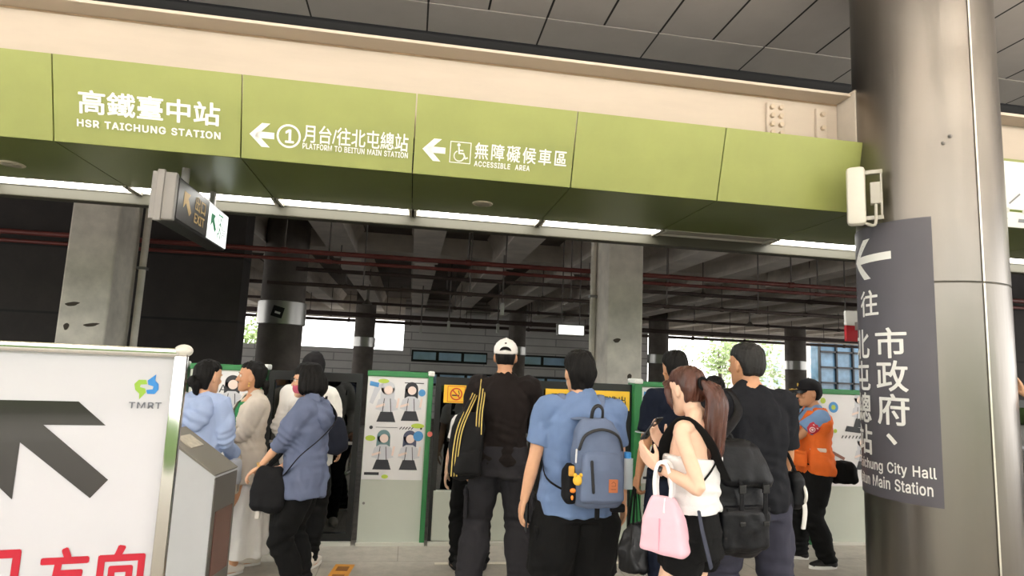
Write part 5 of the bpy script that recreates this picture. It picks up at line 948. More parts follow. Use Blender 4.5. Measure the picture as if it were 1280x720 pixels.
    # ---- clothes
    def arm_path(s, i, f, ext=0.):
        """points and radius positions along shoulder - elbow - wrist up to fraction f"""
        sg = -1 if i == 0 else 1; S, E, Wr = s.sh[i], s.el[i], s.wr[i]
        if f <= .5: return [S+V((-sg*.09, 0, -.03)), S+V((0, 0, .0)), S.lerp(E, f*1.1), S.lerp(E, f*2)]
        return [S+V((-sg*.09, 0, -.03)), S, S.lerp(E, .5), S.lerp(E, .93), E.lerp(Wr, .12), E.lerp(Wr, .55*(f-.5)*2), E.lerp(Wr, (f-.5)*2)]
    def shirt(s, m, name='shirt', g=.016, hem=.86, sleeve=.32, slr=None, collar=True, amp=.004, flare=0., zt=1.487, voxel=.0085, sleeves=(True, True), extra=None, loose=0.):
        mb = MB(); rings = s.torso_rings(g, hem, zt)
        for r in rings:
            z = r[0].z; w_ = max(0, min(1, (1.25-z)/.3)); 
            for p in r:
                p.x *= 1+loose*w_; p.y = (p.y)*(1+loose*w_)
                if flare and z < 1.05: p.x *= 1+flare*(1.05-z); p.y *= 1+flare*(1.05-z)
        mb.loft(rings); folds = []
        a0 = (.052 if not s.fem else .043)*s.st
        for i, sg in enumerate((-1, 1)):
            mb.tube([s.neck+V((sg*.035, -.02, -.005)), s.neck+V((sg*.085, -.018, -.048)), s.sh[i]+V((-sg*.02, 0, .008))], [.040+g*.5, .044+g*.5, .050+g*.6], 10)
            if not sleeves[i]: continue
            pts = s.arm_path(i, sleeve); n = len(pts); sr = slr or (g+.012)
            if n == 4: rad = [.056+g*.8, a0+g*.6+.004, a0*.95+sr*.65, a0*.95+sr*.75]
            else: rad = [.06+g, a0+g+.008, a0+g+.006, a0*.8+sr+.004, a0*.8+sr, a0*.72+sr, a0*.58+sr]
            mb.tube(pts, rad, 16, round_=False)
            folds.append((s.el[i]*s.k, .10, ((s.wr[i]-s.el[i]).normalized()+(s.el[i]-s.sh[i]).normalized())*.5, 170, .004 if sleeve > .55 else 0.))
            folds.append((s.sh[i]*s.k+V((-sg*.06, 0, -.09)), .09, V((sg*.7, 0, .7)), 120, .0035))
        folds.append((V((0, -.08, 1.05))*s.k, .16, V((.25, 0, 1)), 95, .0035))
        if collar: mb.tube([s.neck+V((.062*math.cos(a), -.006+.058*math.sin(a), -.012+.012*(-math.sin(a)))) for a in [2*PI*j/16 for j in range(17)]], .010, 8, sub=2, round_=False)
        if extra: extra(mb)
        return s.fin(mb, voxel, name, m, disp=cloth_disp(s.seed, amp, folds))
    def pants(s, m, name='trousers', g=.014, to=1., top=1.02, flare=0., amp=.005, voxel=.0095, r0=None, breaks=True):
        mb = MB(); mb.loft(s.torso_rings(g, .81, top)); folds = []; k = s.st
        for i, sg in enumerate((-1, 1)):
            A = s.an[i]+V((0, 0, -.03)); K = s.kn[i]; Hp = s.hip[i]
            T = Hp.lerp(K, .5)
            if to >= 1: pts = [Hp+V((0, -.005, .03)), T, K, K.lerp(A, .38)+V((0, -.018, 0)), K.lerp(A, .75)+V((0, -.008, 0)), A]; rad = [.104*k+g, .088*k+g, .068+g+flare*.4, .066+g+flare*.7, .052+g+flare*.9, .046+g+flare]
            else:
                e = Hp.lerp(K, to); pts = [Hp+V((0, -.005, .03)), Hp.lerp(K, to*.5), e]; rad = [.104*k+g, .094*k+g+flare*.5, .082*k+g+flare]
            mb.tube(pts, rad, 18, round_=False)
            folds.append((K*s.k, .13, V((.2*sg, .15, 1)), 80, .005)); folds.append((V((sg*.05, .03, .84))*s.k, .10, V((sg*.6, 0, .8)), 100, .004))
            if to >= 1 and breaks: folds.append((A*s.k+V((0, 0, .07)), .10, V((.1, .2, 1)), 120, .006))
        mb.ball(V((0, -.022, .90)), (.145*k+g*.4, .085+g*.8, .10)); 
        return s.fin(mb, voxel, name, m, disp=cloth_disp(s.seed+20, amp, folds, 11, top=.89*s.k))
    def shoe(s, m, sole, long=.0, low=False, name='shoe', sole_t=.022):
        for i in range(2):
            A = V((s.an[i].x, s.an[i].y, 0)); z0 = s.an[i].z-.085; R = Matrix.Rotation(s.fy[i], 3, 'Z'); A.z = z0
            mb = MB(); T = lambda x, y, z: A+R@V((x, y, z))
            mb.tube([T(0, -.055, .045), T(0, .0, .050), T(0, .08, .046), T(0, .165, .036)], [.040, .043, .047, .036], 16, flat=[.95, .95, .75, .62], ref=(0, 0, 1))
            if not low: mb.tube([T(0, -.02, .05), T(0, -.025, .105)], [.046, .046], 14)
            o = s.fin(mb, .006, name, m, smooth=2)
            sm = MB(); rings = []
            for z, e in ((.002, 0.), (sole_t, .003)):
                r = []
                for j in range(28):
                    a = 2*PI*j/28; y = .055+.145*math.sin(a); wd = .040+.010*max(0, math.sin(a*1.0))-.012*(abs(math.sin(a))**6); r.append(T((wd+e)*math.cos(a), y, z))
                rings.append(r)
            sm.loft(rings); s.hard(sm, 'sole', sole, o)
    # ---- hair
    def hair_cap(s, front=.086, nape=-.07, thick=.012, name='hair', side=.0, extra=None, amp=.0025, voxel=.0055, ear=True, fr=None):
        """skull cap of hair; the hairline is where it meets the face"""
        mb = MB(); q = s.hs; t = thick
        fz = .048 if fr is None else fr
        H = [(nape, .050, -.02, .072), (-.045, .060+side, -.018, .088), (-.015, .068+side, -.012, .100), (.012, .073+side, .004, .106), (fz-.004, .077, .055, .108), (fz+.012, .0785, .086, .108), (.085, .073, .082, .100), (.108, .055, .062, .078), (.122, .028, .03, .045), (.126, .008, .008, .02)]
        H = [h for h in H if h[0] >= nape-1e-6]
        rings = []
        for z, hw, hf, hb in H:
            hw += t*.45; hb += t*.55; hf += t*.35 if hf > .05 else 0; cy = (hf-hb)/2; hd = (hf+hb)/2
            rings.append([s.hp((hw*math.cos(2*PI*j/28), cy+hd*math.sin(2*PI*j/28), z+(t*.6 if z > .1 else 0))) for j in range(28)])
        mb.loft(rings)
        if extra: extra(mb)
        return s.fin(mb, voxel, name, s.hairm, smooth=2, disp=hair_disp(s.seed+40, amp))
    # ---- world position of a local point (for bags and held things)
    def world(s, v):
        p = Matrix.Rotation(s.rz, 3, 'Z') @ (V(v)*s.k); return p + V((s.loc.x, s.loc.y, 0))

def cloth(name, col, rough=.85, var=.08, vs=9, bump=.25, bs=260, sheen=.0): return mat(name, col, rough, var=var, vscale=vs, bump=bump, bscale=bs, sheen=sheen, spec=.2)
def cut(o, pred):
    """opens a garment: removes the faces whose centre satisfies pred (local, metres)"""
    me = o.data; bm = bmesh.new(); bm.from_mesh(me)
    bmesh.ops.delete(bm, geom=[f for f in bm.faces if pred(f.calc_center_median())], context='FACES'); bm.to_mesh(me); bm.free(); return o
def cap(s, m, mb_, brim=True, opening=False, badge=None, brim_m=None, name='cap'):
    mb = MB(); rings = []
    for z, hw, hf, hb in ((.030, .084, .098, .112), (.045, .087, .101, .115), (.075, .085, .098, .112), (.105, .070, .082, .092), (.128, .045, .055, .06), (.140, .014, .016, .018)):
        cy = (hf-hb)/2; hd = (hf+hb)/2; rings.append([s.hp((hw*math.cos(2*PI*j/32), cy+hd*math.sin(2*PI*j/32), z-.06*max(0, 0)*1)) for j in range(32)])
    mb.loft(rings); mb.ball(s.hp((0, -.004, .141)), .007, nu=10, nv=6)
    o = s.hard(mb, name, m, smooth='all')
    if brim:
        mb = MB(); vs = []; fs = []; na, nr = 17, 6
        for w_ in (0, .005):
            for j in range(na):
                a = math.radians(25+130*j/(na-1))
                for k in range(nr):
                    t = k/(nr-1); y = .095*math.sin(a)+t*.085*math.sin(a)**.6; x = .083*math.cos(a)*(1+.06*t)
                    vs.append(s.hp((x, y, .040-w_-.020*t-.9*x*x*2.2)))
        N = na*nr
        for j in range(na-1):
            for k in range(nr-1):
                q = (j*nr+k, j*nr+k+1, (j+1)*nr+k+1, (j+1)*nr+k); fs.append(q); fs.append(tuple(N+i for i in q[::-1]))
        for j in range(na-1): fs.append((j*nr+nr-1, N+j*nr+nr-1, N+(j+1)*nr+nr-1, (j+1)*nr+nr-1))
        mb.add(vs, fs); s.hard(mb, 'brim', brim_m or m, o, smooth='all')
    if opening:
        mb = MB(); poly = [(.042*math.cos(PI*k/10), .040*math.sin(PI*k/10)) for k in range(11)]
        vs = []
        for u, v in poly+[(0, .012)]:
            vs.append(s.hp((u, -.0075-.1165*math.sqrt(max(0, 1-(u/.092)**2)), .052+v*.8)))
        mb.add([v for v in vs], [(i, i+1, 11) for i in range(10)]); 
        s.hard(mb, 'cap_opening', s.hairm, o)
        mb = MB().ball(s.hp((0, -.106, .108)), (.009, .006, .006), s.hr, 10, 6); s.hard(mb, 'stitched_emblem', mat('cap_thread', '#55504c', .7), o)
    return o
M_jeans = cloth('denim', '#5a6f93'); M_black = cloth('black_cloth', '#0d0d0e'); M_sole = mat('white_sole', '#e8e6e2', .6); M_shoe_b = cloth('black_shoe', '#1b1b1d', .6); M_strap = cloth('black_strap', '#111114', .7)

# woman in pale blue hooded jacket, mostly behind the white sign
p1 = Fig('person', 'person in pale blue hooded jacket with hair in a bun, behind the grey gate post', (-1.40, 4.62), -.22, 1.555, 'warm', True, hands=((-.16, .28, 1.05), (.16, .26, 1.02)), head=(-.25, -.1, 0), headsize=1.08)
p1.body(); M_sky = cloth('sky_blue_cotton', '#9fb0d3', .85, .05)
p1.pants(M_jeans, 'jeans', .012)
def hood(s, m):
    """hood lying down the back: a rolled edge round the neck and a sagging pouch"""
    mb = MB(); n = 18
    mb.tube([s.neck+V((.100*math.cos(a), -.030+.080*math.sin(a), -.030-.045*max(0, -math.sin(a))+.0*math.sin(a)-.05*max(0, math.sin(a)))) for a in [2*PI*j/n for j in range(n+1)]], [.024+.026*max(0, -math.sin(2*PI*j/n)) for j in range(n+1)], 12, sub=3, round_=False)
    rings = []
    for z, hw, hf, hb, y in ((-.27, .02, .015, .02, -.125), (-.25, .065, .03, .035, -.125), (-.20, .115, .045, .055, -.12), (-.14, .145, .055, .07, -.115), (-.08, .145, .06, .07, -.10), (-.04, .125, .055, .06, -.085), (-.015, .09, .03, .035, -.08)):
        rings.append([p+s.neck for p in ering(z, hw, hf, hb, y)])
    mb.loft(rings)
    f = [((s.neck+V((0, -.16, -.15)))*s.k, .12, V((.5, 0, 1)), 90, .005)]
    return s.fin(mb, .008, 'hood', m, smooth=2, disp=cloth_disp(s.seed+60, .006, f))
p1.shirt(M_sky, 'hooded_jacket', .030, .72, .96, .020, False, .006, .10, loose=.08); hood(p1, M_sky)
p1.hair_cap(fr=.066, extra=lambda mb: (mb.ball(p1.hp((-.02, -.120, -.035)), (.040, .034, .045)), mb.tube([p1.hp((0, -.1, -.05)), p1.hp((0, -.09, -.11))], [.04, .025], 10)), nape=-.085)
p1.hard(MB().tube([p1.hp((-.03+.034*math.cos(a), -.108, -.035+.034*math.sin(a))) for a in [2*PI*j/14 for j in range(15)]], .009, 8, sub=2), 'hair_tie', mat('tie_pink', '#d08a98', .7))
p1.shoe(M_shoe_b, M_sole)

# woman in cream blazer and white skirt, facing left
p2 = Fig('person', 'person in cream blazer, green top and long white skirt, facing left', (-1.20, 5.2), 2.05, 1.55, 'tan', True, hands=((-.02, .30, 1.10), (.07, .27, 1.14)), elbows=((-.5, -.8, -.3), (.5, -.8, -.3)), feet=((-.09, .08), (.09, -.10)), head=(-.40, .02, 0), hand_dir=((.5, .7, .1), (-.6, .6, .2)), palm=((0, -1, 0), (0, -1, 0)), headsize=1.10)
p2.body(); M_cream_c = cloth('cream_linen', '#d2c8bb', .9, .05); M_skirt = cloth('white_cotton_skirt', '#e9e5e0', .9, .04)
p2.shirt(cloth('green_knit', '#2e7f4e', .9), 'green_top', .010, .98, .2, collar=False, zt=1.42)
cut(p2.shirt(M_cream_c, 'blazer', .028, .74, .97, .020, False, .006, .22, loose=.05), lambda c: c.y > .03 and c.z < p2.k*1.50 and abs(c.x) < p2.k*(.012+.22*max(0, c.z/p2.k-1.05)))
mb = MB(); mb.tube([p2.neck+V((.07*math.cos(a), -.01+.065*math.sin(a), -.012-.02*math.sin(a))) for a in [PI*(.95+1.1*j/12) for j in range(13)]], .017, 8, sub=3, flat=1.6, ref=(0, 0, 1))
for sg in (-1, 1): mb.tube([p2.neck+V((sg*.070, .005, -.012)), p2.neck+V((sg*.085, .075, -.10)), V((sg*.055, .135, 1.20))], [.018, .030, .010], 8, flat=.4, ref=(0, 1, 0))
p2.hard(mb, 'blazer_lapel', M_cream_c, smooth='all')
mb = MB(); rings = []
for j in range(15):
    z = 1.02-j*.062; r = .16+.105*(j/14)**.8; n = 56
    rings.append([V((math.cos(2*PI*i/n)*r*(1+(.03+.06*j/14)*math.sin(2*PI*i/n*9+.4*j*.2)), -.01+math.sin(2*PI*i/n)*r*.82*(1+(.03+.06*j/14)*math.sin(2*PI*i/n*9+.4*j*.2)), z)) for i in range(n)])
mb.loft(rings[::-1]); p2.fin(mb, .009, 'skirt', M_skirt, smooth=1, disp=cloth_disp(5, .003))
p2.hair_cap(nape=-.08, thick=.010, fr=.066, extra=lambda mb: (mb.ball(p2.hp((0, -.118, -.055)), (.038, .03, .045)), mb.tube([p2.hp((.0, -.105, -.04)), p2.hp((.01, -.118, -.11)), p2.hp((.01, -.108, -.17))], [.03, .026, .012], 10)))
p2.hard(MB().ball(p2.hp((-.082, .0, -.045)), .008, nu=10, nv=8).ball(p2.hp((-.082, .0, -.064)), .010, nu=10, nv=8).ball(p2.hp((.082, .0, -.045)), .008, nu=10, nv=8).ball(p2.hp((.082, .0, -.064)), .010, nu=10, nv=8), 'earrings', mat('gold', '#d9b36a', .3, .8))
p2.hard(MB().tube([p2.neck+V((.062*math.cos(a), .012+.075*math.sin(a), -.035-.045*max(0, math.sin(a)))) for a in [2*PI*j/20 for j in range(21)]], .0035, 6, sub=2), 'necklace', MATS['gold'])
p2.shoe(mat('white_leather', '#e4dcd2', .5), M_sole, low=True)

# person in dark head scarf and white jacket, facing the doors
p3 = Fig('person', 'person in dark head covering and white jacket, behind the red masked woman', (-.77, 5.28), -.12, 1.64, 'warm', True, hands=((-.24, .16, .98), (.24, .12, .95)), head=(0, .0, 0))
p3.body(); p3.pants(M_black, 'trousers', .012); p3.shirt(cloth('white_jacket', '#e9e6e1', .85, .04), 'jacket', .026, .84, .98, .018, False, .005, .1, loose=.06)
def scarf(mb):
    rings = []
    for z, hw, hf, hb in ((-.20, .10, .075, .10), (-.15, .085, .07, .095), (-.10, .078, .06, .098), (-.05, .083, .055, .108), (0, .092, .050, .118), (.05, .094, .070, .122), (.09, .085, .085, .112), (.125, .058, .06, .08), (.15, .02, .02, .03)):
        cy = (hf-hb)/2; hd = (hf+hb)/2; rings.append([p3.hp((hw*math.cos(2*PI*j/28), cy+hd*math.sin(2*PI*j/28), z)) for j in range(28)])
    mb.loft(rings)
mb = MB(); scarf(mb); p3.fin(mb, .008, 'head_scarf', cloth('dark_scarf', '#1b191b', .8), disp=cloth_disp(9, .004))
p3.shoe(mat('white_leather', '#e4dcd2', .5), M_sole)

# woman in grey blue hoodie, red mask, facing left
p4 = Fig('person', 'person with short black hair, red face mask and grey blue hooded top, facing left', (-.665, 4.55), 1.42, 1.56, 'warm', True, hands=((-.14, .34, .93), (.12, .22, .95)), elbows=((-.45, -1, -.1), (.4, -1, -.2)), head=(.0, -.06, 0), hand_dir=((-.05, .8, -.55), None), palm=((.2, -.3, -1), None), curl=(.75, .5), headsize=1.08, stout=1.06)
p4.body(); M_gb = cloth('grey_blue_fleece', '#636c86', .9, .06)
p4.pants(M_black, 'trousers', .022)
p4.shirt(M_gb, 'hooded_top', .037, .78, .66, .024, False, .006, .10, loose=.06); hood(p4, M_gb)
def bob(mb):
    q = p4
    for a in [math.radians(d) for d in range(165, 376, 15)]:
        x, y = .080*math.cos(a), -.012+.098*math.sin(a); ft = .5*max(0, abs(math.cos(a))-.6)
        mb.tube([q.hp((x*.9, y*.9, .06)), q.hp((x*1.10, y*1.08, .0)), q.hp((x*1.12, y*1.10, -.055)), q.hp((x*.92, y*.95, -.098+ft*.05))], [.020, .026, .026, .012], 8, sub=3)
p4.hair_cap(nape=-.07, thick=.018, extra=bob, fr=.045)
mb = MB(); mb.ball(p4.hp((0, .040, -.048)), (.070, .070, .060), p4.hr @ eul(0, .15, 0), 20, 14)
o = p4.hard(mb, 'face_mask', cloth('mask_red', '#b5566a', .8, .05), smooth='all')
mb = MB()
for sg in (-1, 1):
    for z in (-.02, -.075): mb.tube([p4.hp((sg*.055, .04, z)), p4.hp((sg*.079, .0, z*.6)), p4.hp((sg*.080, -.02, -.01))], .0022, 6)
p4.hard(mb, 'mask_loop', MATS['mask_red'], o)
mb = MB()
for sg in (-1, 1):
    mb.tube([p4.hp((sg*.034+.024*math.cos(a), .1, .012+.018*math.sin(a))) for a in [2*PI*j/16 for j in range(17)]], .002, 6, sub=2); mb.tube([p4.hp((sg*.058, .098, .018)), p4.hp((sg*.076, .05, .016)), p4.hp((sg*.082, -.01, .008))], .002, 6)
mb.tube([p4.hp((-.010, .102, .015)), p4.hp((.010, .102, .015))], .002, 6); p4.hard(mb, 'glasses', mat('glasses_frame', '#2a2422', .3))
w_ = p4.wr[0]; d = (p4.wr[0]-p4.el[0]).normalized(); y = d.orthogonal().normalized(); x = d.cross(y)
p4.hard(MB().tube([w_-d*.02+(x*math.cos(a)+y*math.sin(a))*.030 for a in [2*PI*j/16 for j in range(17)]], .005, 8, sub=2), 'bracelet', MATS['gold'])
p4.shoe(M_shoe_b, M_sole)

# tall man, white cap, black long sleeves, cargo trousers
p5 = Fig('person', 'person in white cap and black long sleeved shirt seen from behind', (.70, 4.6), -.17, 1.80, 'tan', False, hands=((-.25, .06, .87), (.06, .30, 1.08)), elbows=(None, (1, -.6, -.3)), feet=((-.19, .02), (.17, .0)), head=(0, .06, 0), shoulder=.19)
p5.body(); p5.pants(cloth('charcoal_cargo', '#2c2b2f', .9, .08), 'cargo_trousers', .026, flare=.018, amp=.007, stout=1.) if False else p5.pants(cloth('charcoal_cargo', '#2c2b2f', .9, .08), 'cargo_trousers', .024, flare=.02, amp=.007)
p5.shirt(cloth('black_brown_jersey', '#1c1615', .85, .06), 'shirt', .020, .90, .98, .014, True, .005)
for sg in (-1, 1):
    T = p5.hip[(sg+1)//2].lerp(p5.kn[(sg+1)//2], .72); mb = MB().box(T+V((sg*.098, -.02, 0)), (.03, .15, .19), bev=.012).box(T+V((sg*.104, -.02, .085)), (.03, .16, .05), bev=.01)
    p5.hard(mb, 'cargo_pocket', MATS['charcoal_cargo'])
p5.hair_cap(nape=-.045, thick=.002, amp=.001); cap(p5, cloth('white_twill', '#ebe6e2', .8, .03), None, True, True)
p5.shoe(M_shoe_b, M_shoe_b)

# shorter person hidden behind him
p6 = Fig('person', 'person in white shirt and black trousers, mostly hidden behind the man in white cap', (.57, 5.22), .0, 1.43, 'fair', False, feet=((-.13, .0), (.13, .0)))
p6.body(); p6.pants(M_black, 'trousers', .016); p6.shirt(cloth('white_shirt', '#e4e2e0', .85, .04), 'shirt', .018, .88, .34); p6.hair_cap(); p6.shoe(M_shoe_b, M_shoe_b)

# man in blue T shirt and black shorts
p7 = Fig('person', 'person in blue T-shirt and black shorts carrying a blue backpack', (.975, 3.5), .02, 1.70, 'warm', False, hands=((-.30, .06, .90), (.30, .06, .90)), elbows=((-.5, -1, 0), (.5, -1, 0)), feet=((-.14, 0), (.14, 0)), head=(.02, -.02, 0), curl=(.55, .4), stout=1.12, shoulder=.195, headsize=1.05)
p7.body(); p7.shirt(cloth('blue_cotton', '#6a80a6', .9, .05), 't_shirt', .032, .845, .36, .026, True, .005, loose=.05)
p7.pants(M_black, 'shorts', .026, to=.97, flare=.03, amp=.006)
for sg in (-1, 1):
    T = p7.hip[(sg+1)//2].lerp(p7.kn[(sg+1)//2], .55); p7.hard(MB().box(T+V((sg*.118, -.01, 0)), (.03, .14, .17), bev=.012).box(T+V((sg*.122, -.01, .08)), (.03, .15, .045), bev=.01), 'cargo_pocket', M_black)
p7.hair_cap(nape=-.085, thick=.020, side=.004, amp=.003); p7.shoe(M_shoe_b, M_sole)
p7.hard(MB().ball(p7.hp((0, .052, -.048)), (.058, .060, .050), p7.hr, 20, 14), 'face_mask', mat('mask_white', '#e6e8ea', .8))

# man in navy polo
p8 = Fig('person', 'person in navy polo shirt seen from behind, holding a black shopping bag', (1.90, 4.25), .06, 1.765, 'tan', False, hands=((-.27, .05, .85), (.1, .3, 1.1)), head=(-.1, -.12, 0), curl=(1.0, .6), headsize=1.05)
p8.body(); p8.pants(cloth('navy_denim', '#1f2638', .9), 'trousers', .018); p8.shirt(cloth('navy_pique', '#131928', .9, .05), 'polo_shirt', .022, .88, .40, .028, True, .005, loose=.04)
p8.hard(MB().tube([p8.sh[0].lerp(p8.el[0], .83)+V((.083*math.cos(a), .083*math.sin(a), 0)) for a in [2*PI*j/18 for j in range(19)]], .0035, 6, sub=2), 'sleeve_piping', mat('piping_pale', '#b9bec8', .7))
p8.hard(MB().tube([V((.175*math.cos(a), -.005+.128*math.sin(a), .955)) for a in [2*PI*j/28 for j in range(29)]], .016, 8, sub=2, flat=.4, ref=(0, 0, 1)), 'belt', mat('belt_black', '#121214', .4))
p8.hair_cap(nape=-.075, thick=.016); p8.shoe(M_shoe_b, M_shoe_b)

# woman with auburn ponytail
p9 = Fig('person', 'person with long auburn ponytail, white crop top and black shorts, looking at a phone', (1.39, 2.91), .65, 1.64, 'fair', True, stout=.93, hands=((-.20, .10, 1.25), (.06, .22, 1.33)), elbows=((-.15, -1, -.4), (.6, -.5, -.8)), head=(-.32, -.20, 0), hand_dir=((.0, .75, .55), (-.3, .4, .8)), palm=((.9, .1, .3), (-.3, -1, .2)), curl=(.35, .7), hair='auburn', headsize=1.02, feet=((-.10, 0), (.10, 0)))
p9.body(); p9.shirt(cloth('white_rib', '#eceaea', .8, .03), 'crop_top', .021, 1.03, .2, collar=False, zt=1.30, sleeves=(False, False), voxel=.007)
for c_ in p9.root.children:
    if c_.name.startswith('crop_top'): cut(c_, lambda c: c.z > p9.k*1.315)
mb = MB(); mb.tube([V((-.085, .125, 1.18)), V((-.095, .105, 1.36)), V((-.095, .0, 1.478)), V((-.070, -.105, 1.40)), V((.0, -.128, 1.28)), V((.10, -.115, 1.20))], [.03, .038, .040, .042, .042, .045], 12, flat=.22, ref=None)
mb.tube([V((.095, .115, 1.25)), V((.095, .095, 1.38)), V((.095, .0, 1.475)), V((.06, -.108, 1.38)), V((-.02, -.122, 1.27)), V((-.12, -.095, 1.18))], [.012]*6, 8, flat=.4)
p9.hard(mb, 'back_strap', M_black, smooth='all')
p9.pants(M_black, 'shorts', .012, to=.36, top=1.05, flare=.012, voxel=.008)
p9.hard(MB().tube([V((-.14, -.10, 1.06)), V((-.15, -.125, .97)), V((-.10, -.145, .80))], .018, 8, flat=.25, ref=(0, 1, 0)), 'belt_end', cloth('slate_webbing', '#3f4250'))
def pony(mb):
    for sg in (-1, 1): mb.tube([p9.hp((sg*.055, .075, .062)), p9.hp((sg*.079, .052, .02)), p9.hp((sg*.079, .046, -.04)), p9.hp((sg*.070, .046, -.085))], [.014, .012, .009, .004], 8, flat=1.8, ref=(0, 1, 0))
    b = p9.hp((0, -.118, .03)); R = [(0, -.145, .015), (0, -.17, -.05), (.0, -.16, -.16), (.0, -.14, -.27), (.005, -.125, -.36)]
    D = p9.hr.inverted()
    for k in range(9):
        ox, oy = .028*math.cos(k*.7), .022*math.sin(k*.7)
        pts = [b]+[p9.hc+V((x+ox*(1.1+.25*i), y+oy*(1+.25*i)-.0, z+.01*math.sin(k+i))) for i, (x, y, z) in enumerate(R)]
        mb.tube(pts, [.022, .024, .026, .025, .022, .008], 8, sub=4)
p9.hair_cap(nape=-.06, thick=.012, extra=pony, amp=.0025)
p9.hard(MB().tube([p9.hp((.030*math.cos(a), -.128, .022+.03*math.sin(a))) for a in [2*PI*j/12 for j in range(13)]], .008, 6, sub=2), 'hair_tie', M_black)
w_ = p9.wr[0]; d = (p9.wr[0]-p9.el[0]).normalized(); y = (V((-1, 0, .2))-d*d.dot(V((-1, 0, .2)))).normalized(); x = d.cross(y); c0 = w_-d*.035
o = p9.hard(MB().tube([c0+(x*math.cos(a)+y*math.sin(a))*.026 for a in [2*PI*j/18 for j in range(19)]], .010, 8, sub=2, flat=.3, ref=None), 'wristwatch', mat('watch_strap_rose', '#c9a08c', .5))
R = Matrix((x, d, y)).transposed(); p9.hard(MB().box(c0+y*.030, (.030, .036, .011), R, bev=.004), 'watch_face', mat('watch_black', '#16161a', .15), o)
p9.shoe(M_shoe_b, M_sole)

# person behind, between ponytail and dark T-shirt
p10 = Fig('person', 'person with dark hair mostly hidden behind the ponytail woman, near the doors', (2.64, 5.1), .25, 1.60, 'warm', False)
p10.body(); p10.pants(M_black, 'trousers', .016); p10.shirt(cloth('dark_navy_cotton', '#20242f', .9), 'shirt', .02, .88, .36); p10.hair_cap(thick=.016); p10.shoe(M_shoe_b, M_shoe_b)

# man in charcoal T-shirt
p11 = Fig('person', 'person in charcoal T-shirt and grey trousers standing over a big black backpack', (1.975, 3.40), -.08, 1.795, 'tan', False, hands=((-.05, .28, 1.12), (.25, .16, .92)), elbows=((-1, -.5, -.2), (.6, -1, 0)), feet=((-.13, .04), (.22, -.04)), head=(.30, -.03, 0), shoulder=.192, stout=1.05, hair='grey', headsize=1.04)
p11.body(); p11.pants(cloth('slate_trousers', '#3b3b48', .9, .06), 'trousers', .022, flare=.012, amp=.006)
p11.shirt(cloth('charcoal_cotton', '#1c1d22', .9, .06), 't_shirt', .026, .86, .44, .030, True, .006, loose=.08)
p11.hair_cap(nape=-.055, thick=.012, amp=.002); p11.shoe(M_shoe_b, M_sole)

# guard
p12 = Fig('person', 'person in orange safety vest, blue shirt and black cap, arms crossed beside the green post', (3.68, 5.27), 1.36, 1.60, 'tan', False, hands=((.12, .285, 1.19), (-.14, .32, 1.235)), elbows=((-.8, .5, -1), (.8, .5, -1)), feet=((-.15, -.02), (.13, .14)), head=(.0, -.05, 0), hand_dir=((.9, .25, .15), (-.9, .2, .1)), palm=((0, -1, 0), (0, -1, 0)), curl=(.5, .5), stout=1.14, headsize=1.1)
p12.body(); p12.pants(M_black, 'trousers', .022, flare=.01)
p12.shirt(cloth('uniform_blue', '#7b9cc6', .85, .05), 'uniform_shirt', .014, .90, .35, .036, True, .004)
M_or = cloth('vest_orange', '#e8702e', .7, .08)
v_ = cut(p12.shirt(M_or, 'safety_vest', .037, .86, .1, collar=False, zt=1.462, sleeves=(False, False), amp=.007, loose=.04, flare=.12), lambda c: (c.y > .02 and abs(c.x) < p12.k*.36*max(0, c.z/p12.k-1.26)) or c.z > p12.k*1.50)
mb = MB()
for z in (1.10, 1.33): 
    for sg in (-1, 1): mb.tube([V((sg*.204, -.03, z)), V((sg*.198, .04, z)), V((sg*.165, .100, z))] if z < 1.2 else [V((sg*.155, .12, z)), V((sg*.12, .150, z)), V((sg*.085, .165, z))], .020, 8, flat=.3, ref=(1, 0, 0))
p12.hard(mb, 'reflective_strip', mat('reflective_pale', '#e6d6cc', .4), v_)
p12.hard(MB().box((-.13, .185, 1.0), (.14, .03, .13), eul(.5, 0, 0), bev=.01).box((-.13, .195, 1.07), (.15, .03, .035), eul(.5, 0, 0), bev=.008), 'vest_pocket', M_or, v_)
# shield badge on the left sleeve
E_ = p12.sh[0].lerp(p12.el[0], .52); dn = (p12.el[0]-p12.sh[0]).normalized(); o_ = (V((-1, -.1, .1))-dn*dn.dot(V((-1, -.1, .1)))).normalized(); sx = dn.cross(o_)
if sx.y < 0: sx = -sx
fb = lambda u, v, w=0.: E_+o_*(.100+w-.9*u*u*6)-dn*v+sx*u
mb = MB(); sh = [(-.045, .055), (-.02, .05), (0, .06), (.02, .05), (.045, .055), (.055, .02), (.045, -.03), (0, -.06), (-.045, -.03), (-.055, .02)]
mb.add([fb(u, v, .002) for u, v in sh]+[fb(0, 0, .002)], [(i, (i+1) % 10, 10) for i in range(10)]); bd = p12.hard(mb, 'shoulder_badge', mat('badge_red', '#c62a3c', .6), smooth=False)
mb = MB(); disc2d(mb, lambda u, v, w=0.: fb(u, v, .005), (0, -.008), .027, r0=.020); disc2d(mb, lambda u, v, w=0.: fb(u, v, .005), (0, -.008), .012); stroke2d(mb, lambda u, v, w=0.: fb(u, v, .005), [(-.028, .034), (.028, .034)], .010); p12.hard(mb, 'badge_mark', mat('badge_white', '#f0dede', .6), bd, smooth=False)
p12.hair_cap(nape=-.06, thick=.008)
c_ = cap(p12, cloth('cap_black', '#19171a', .7), None, True, brim_m=mat('cap_brim_black', '#1a181a', .5))
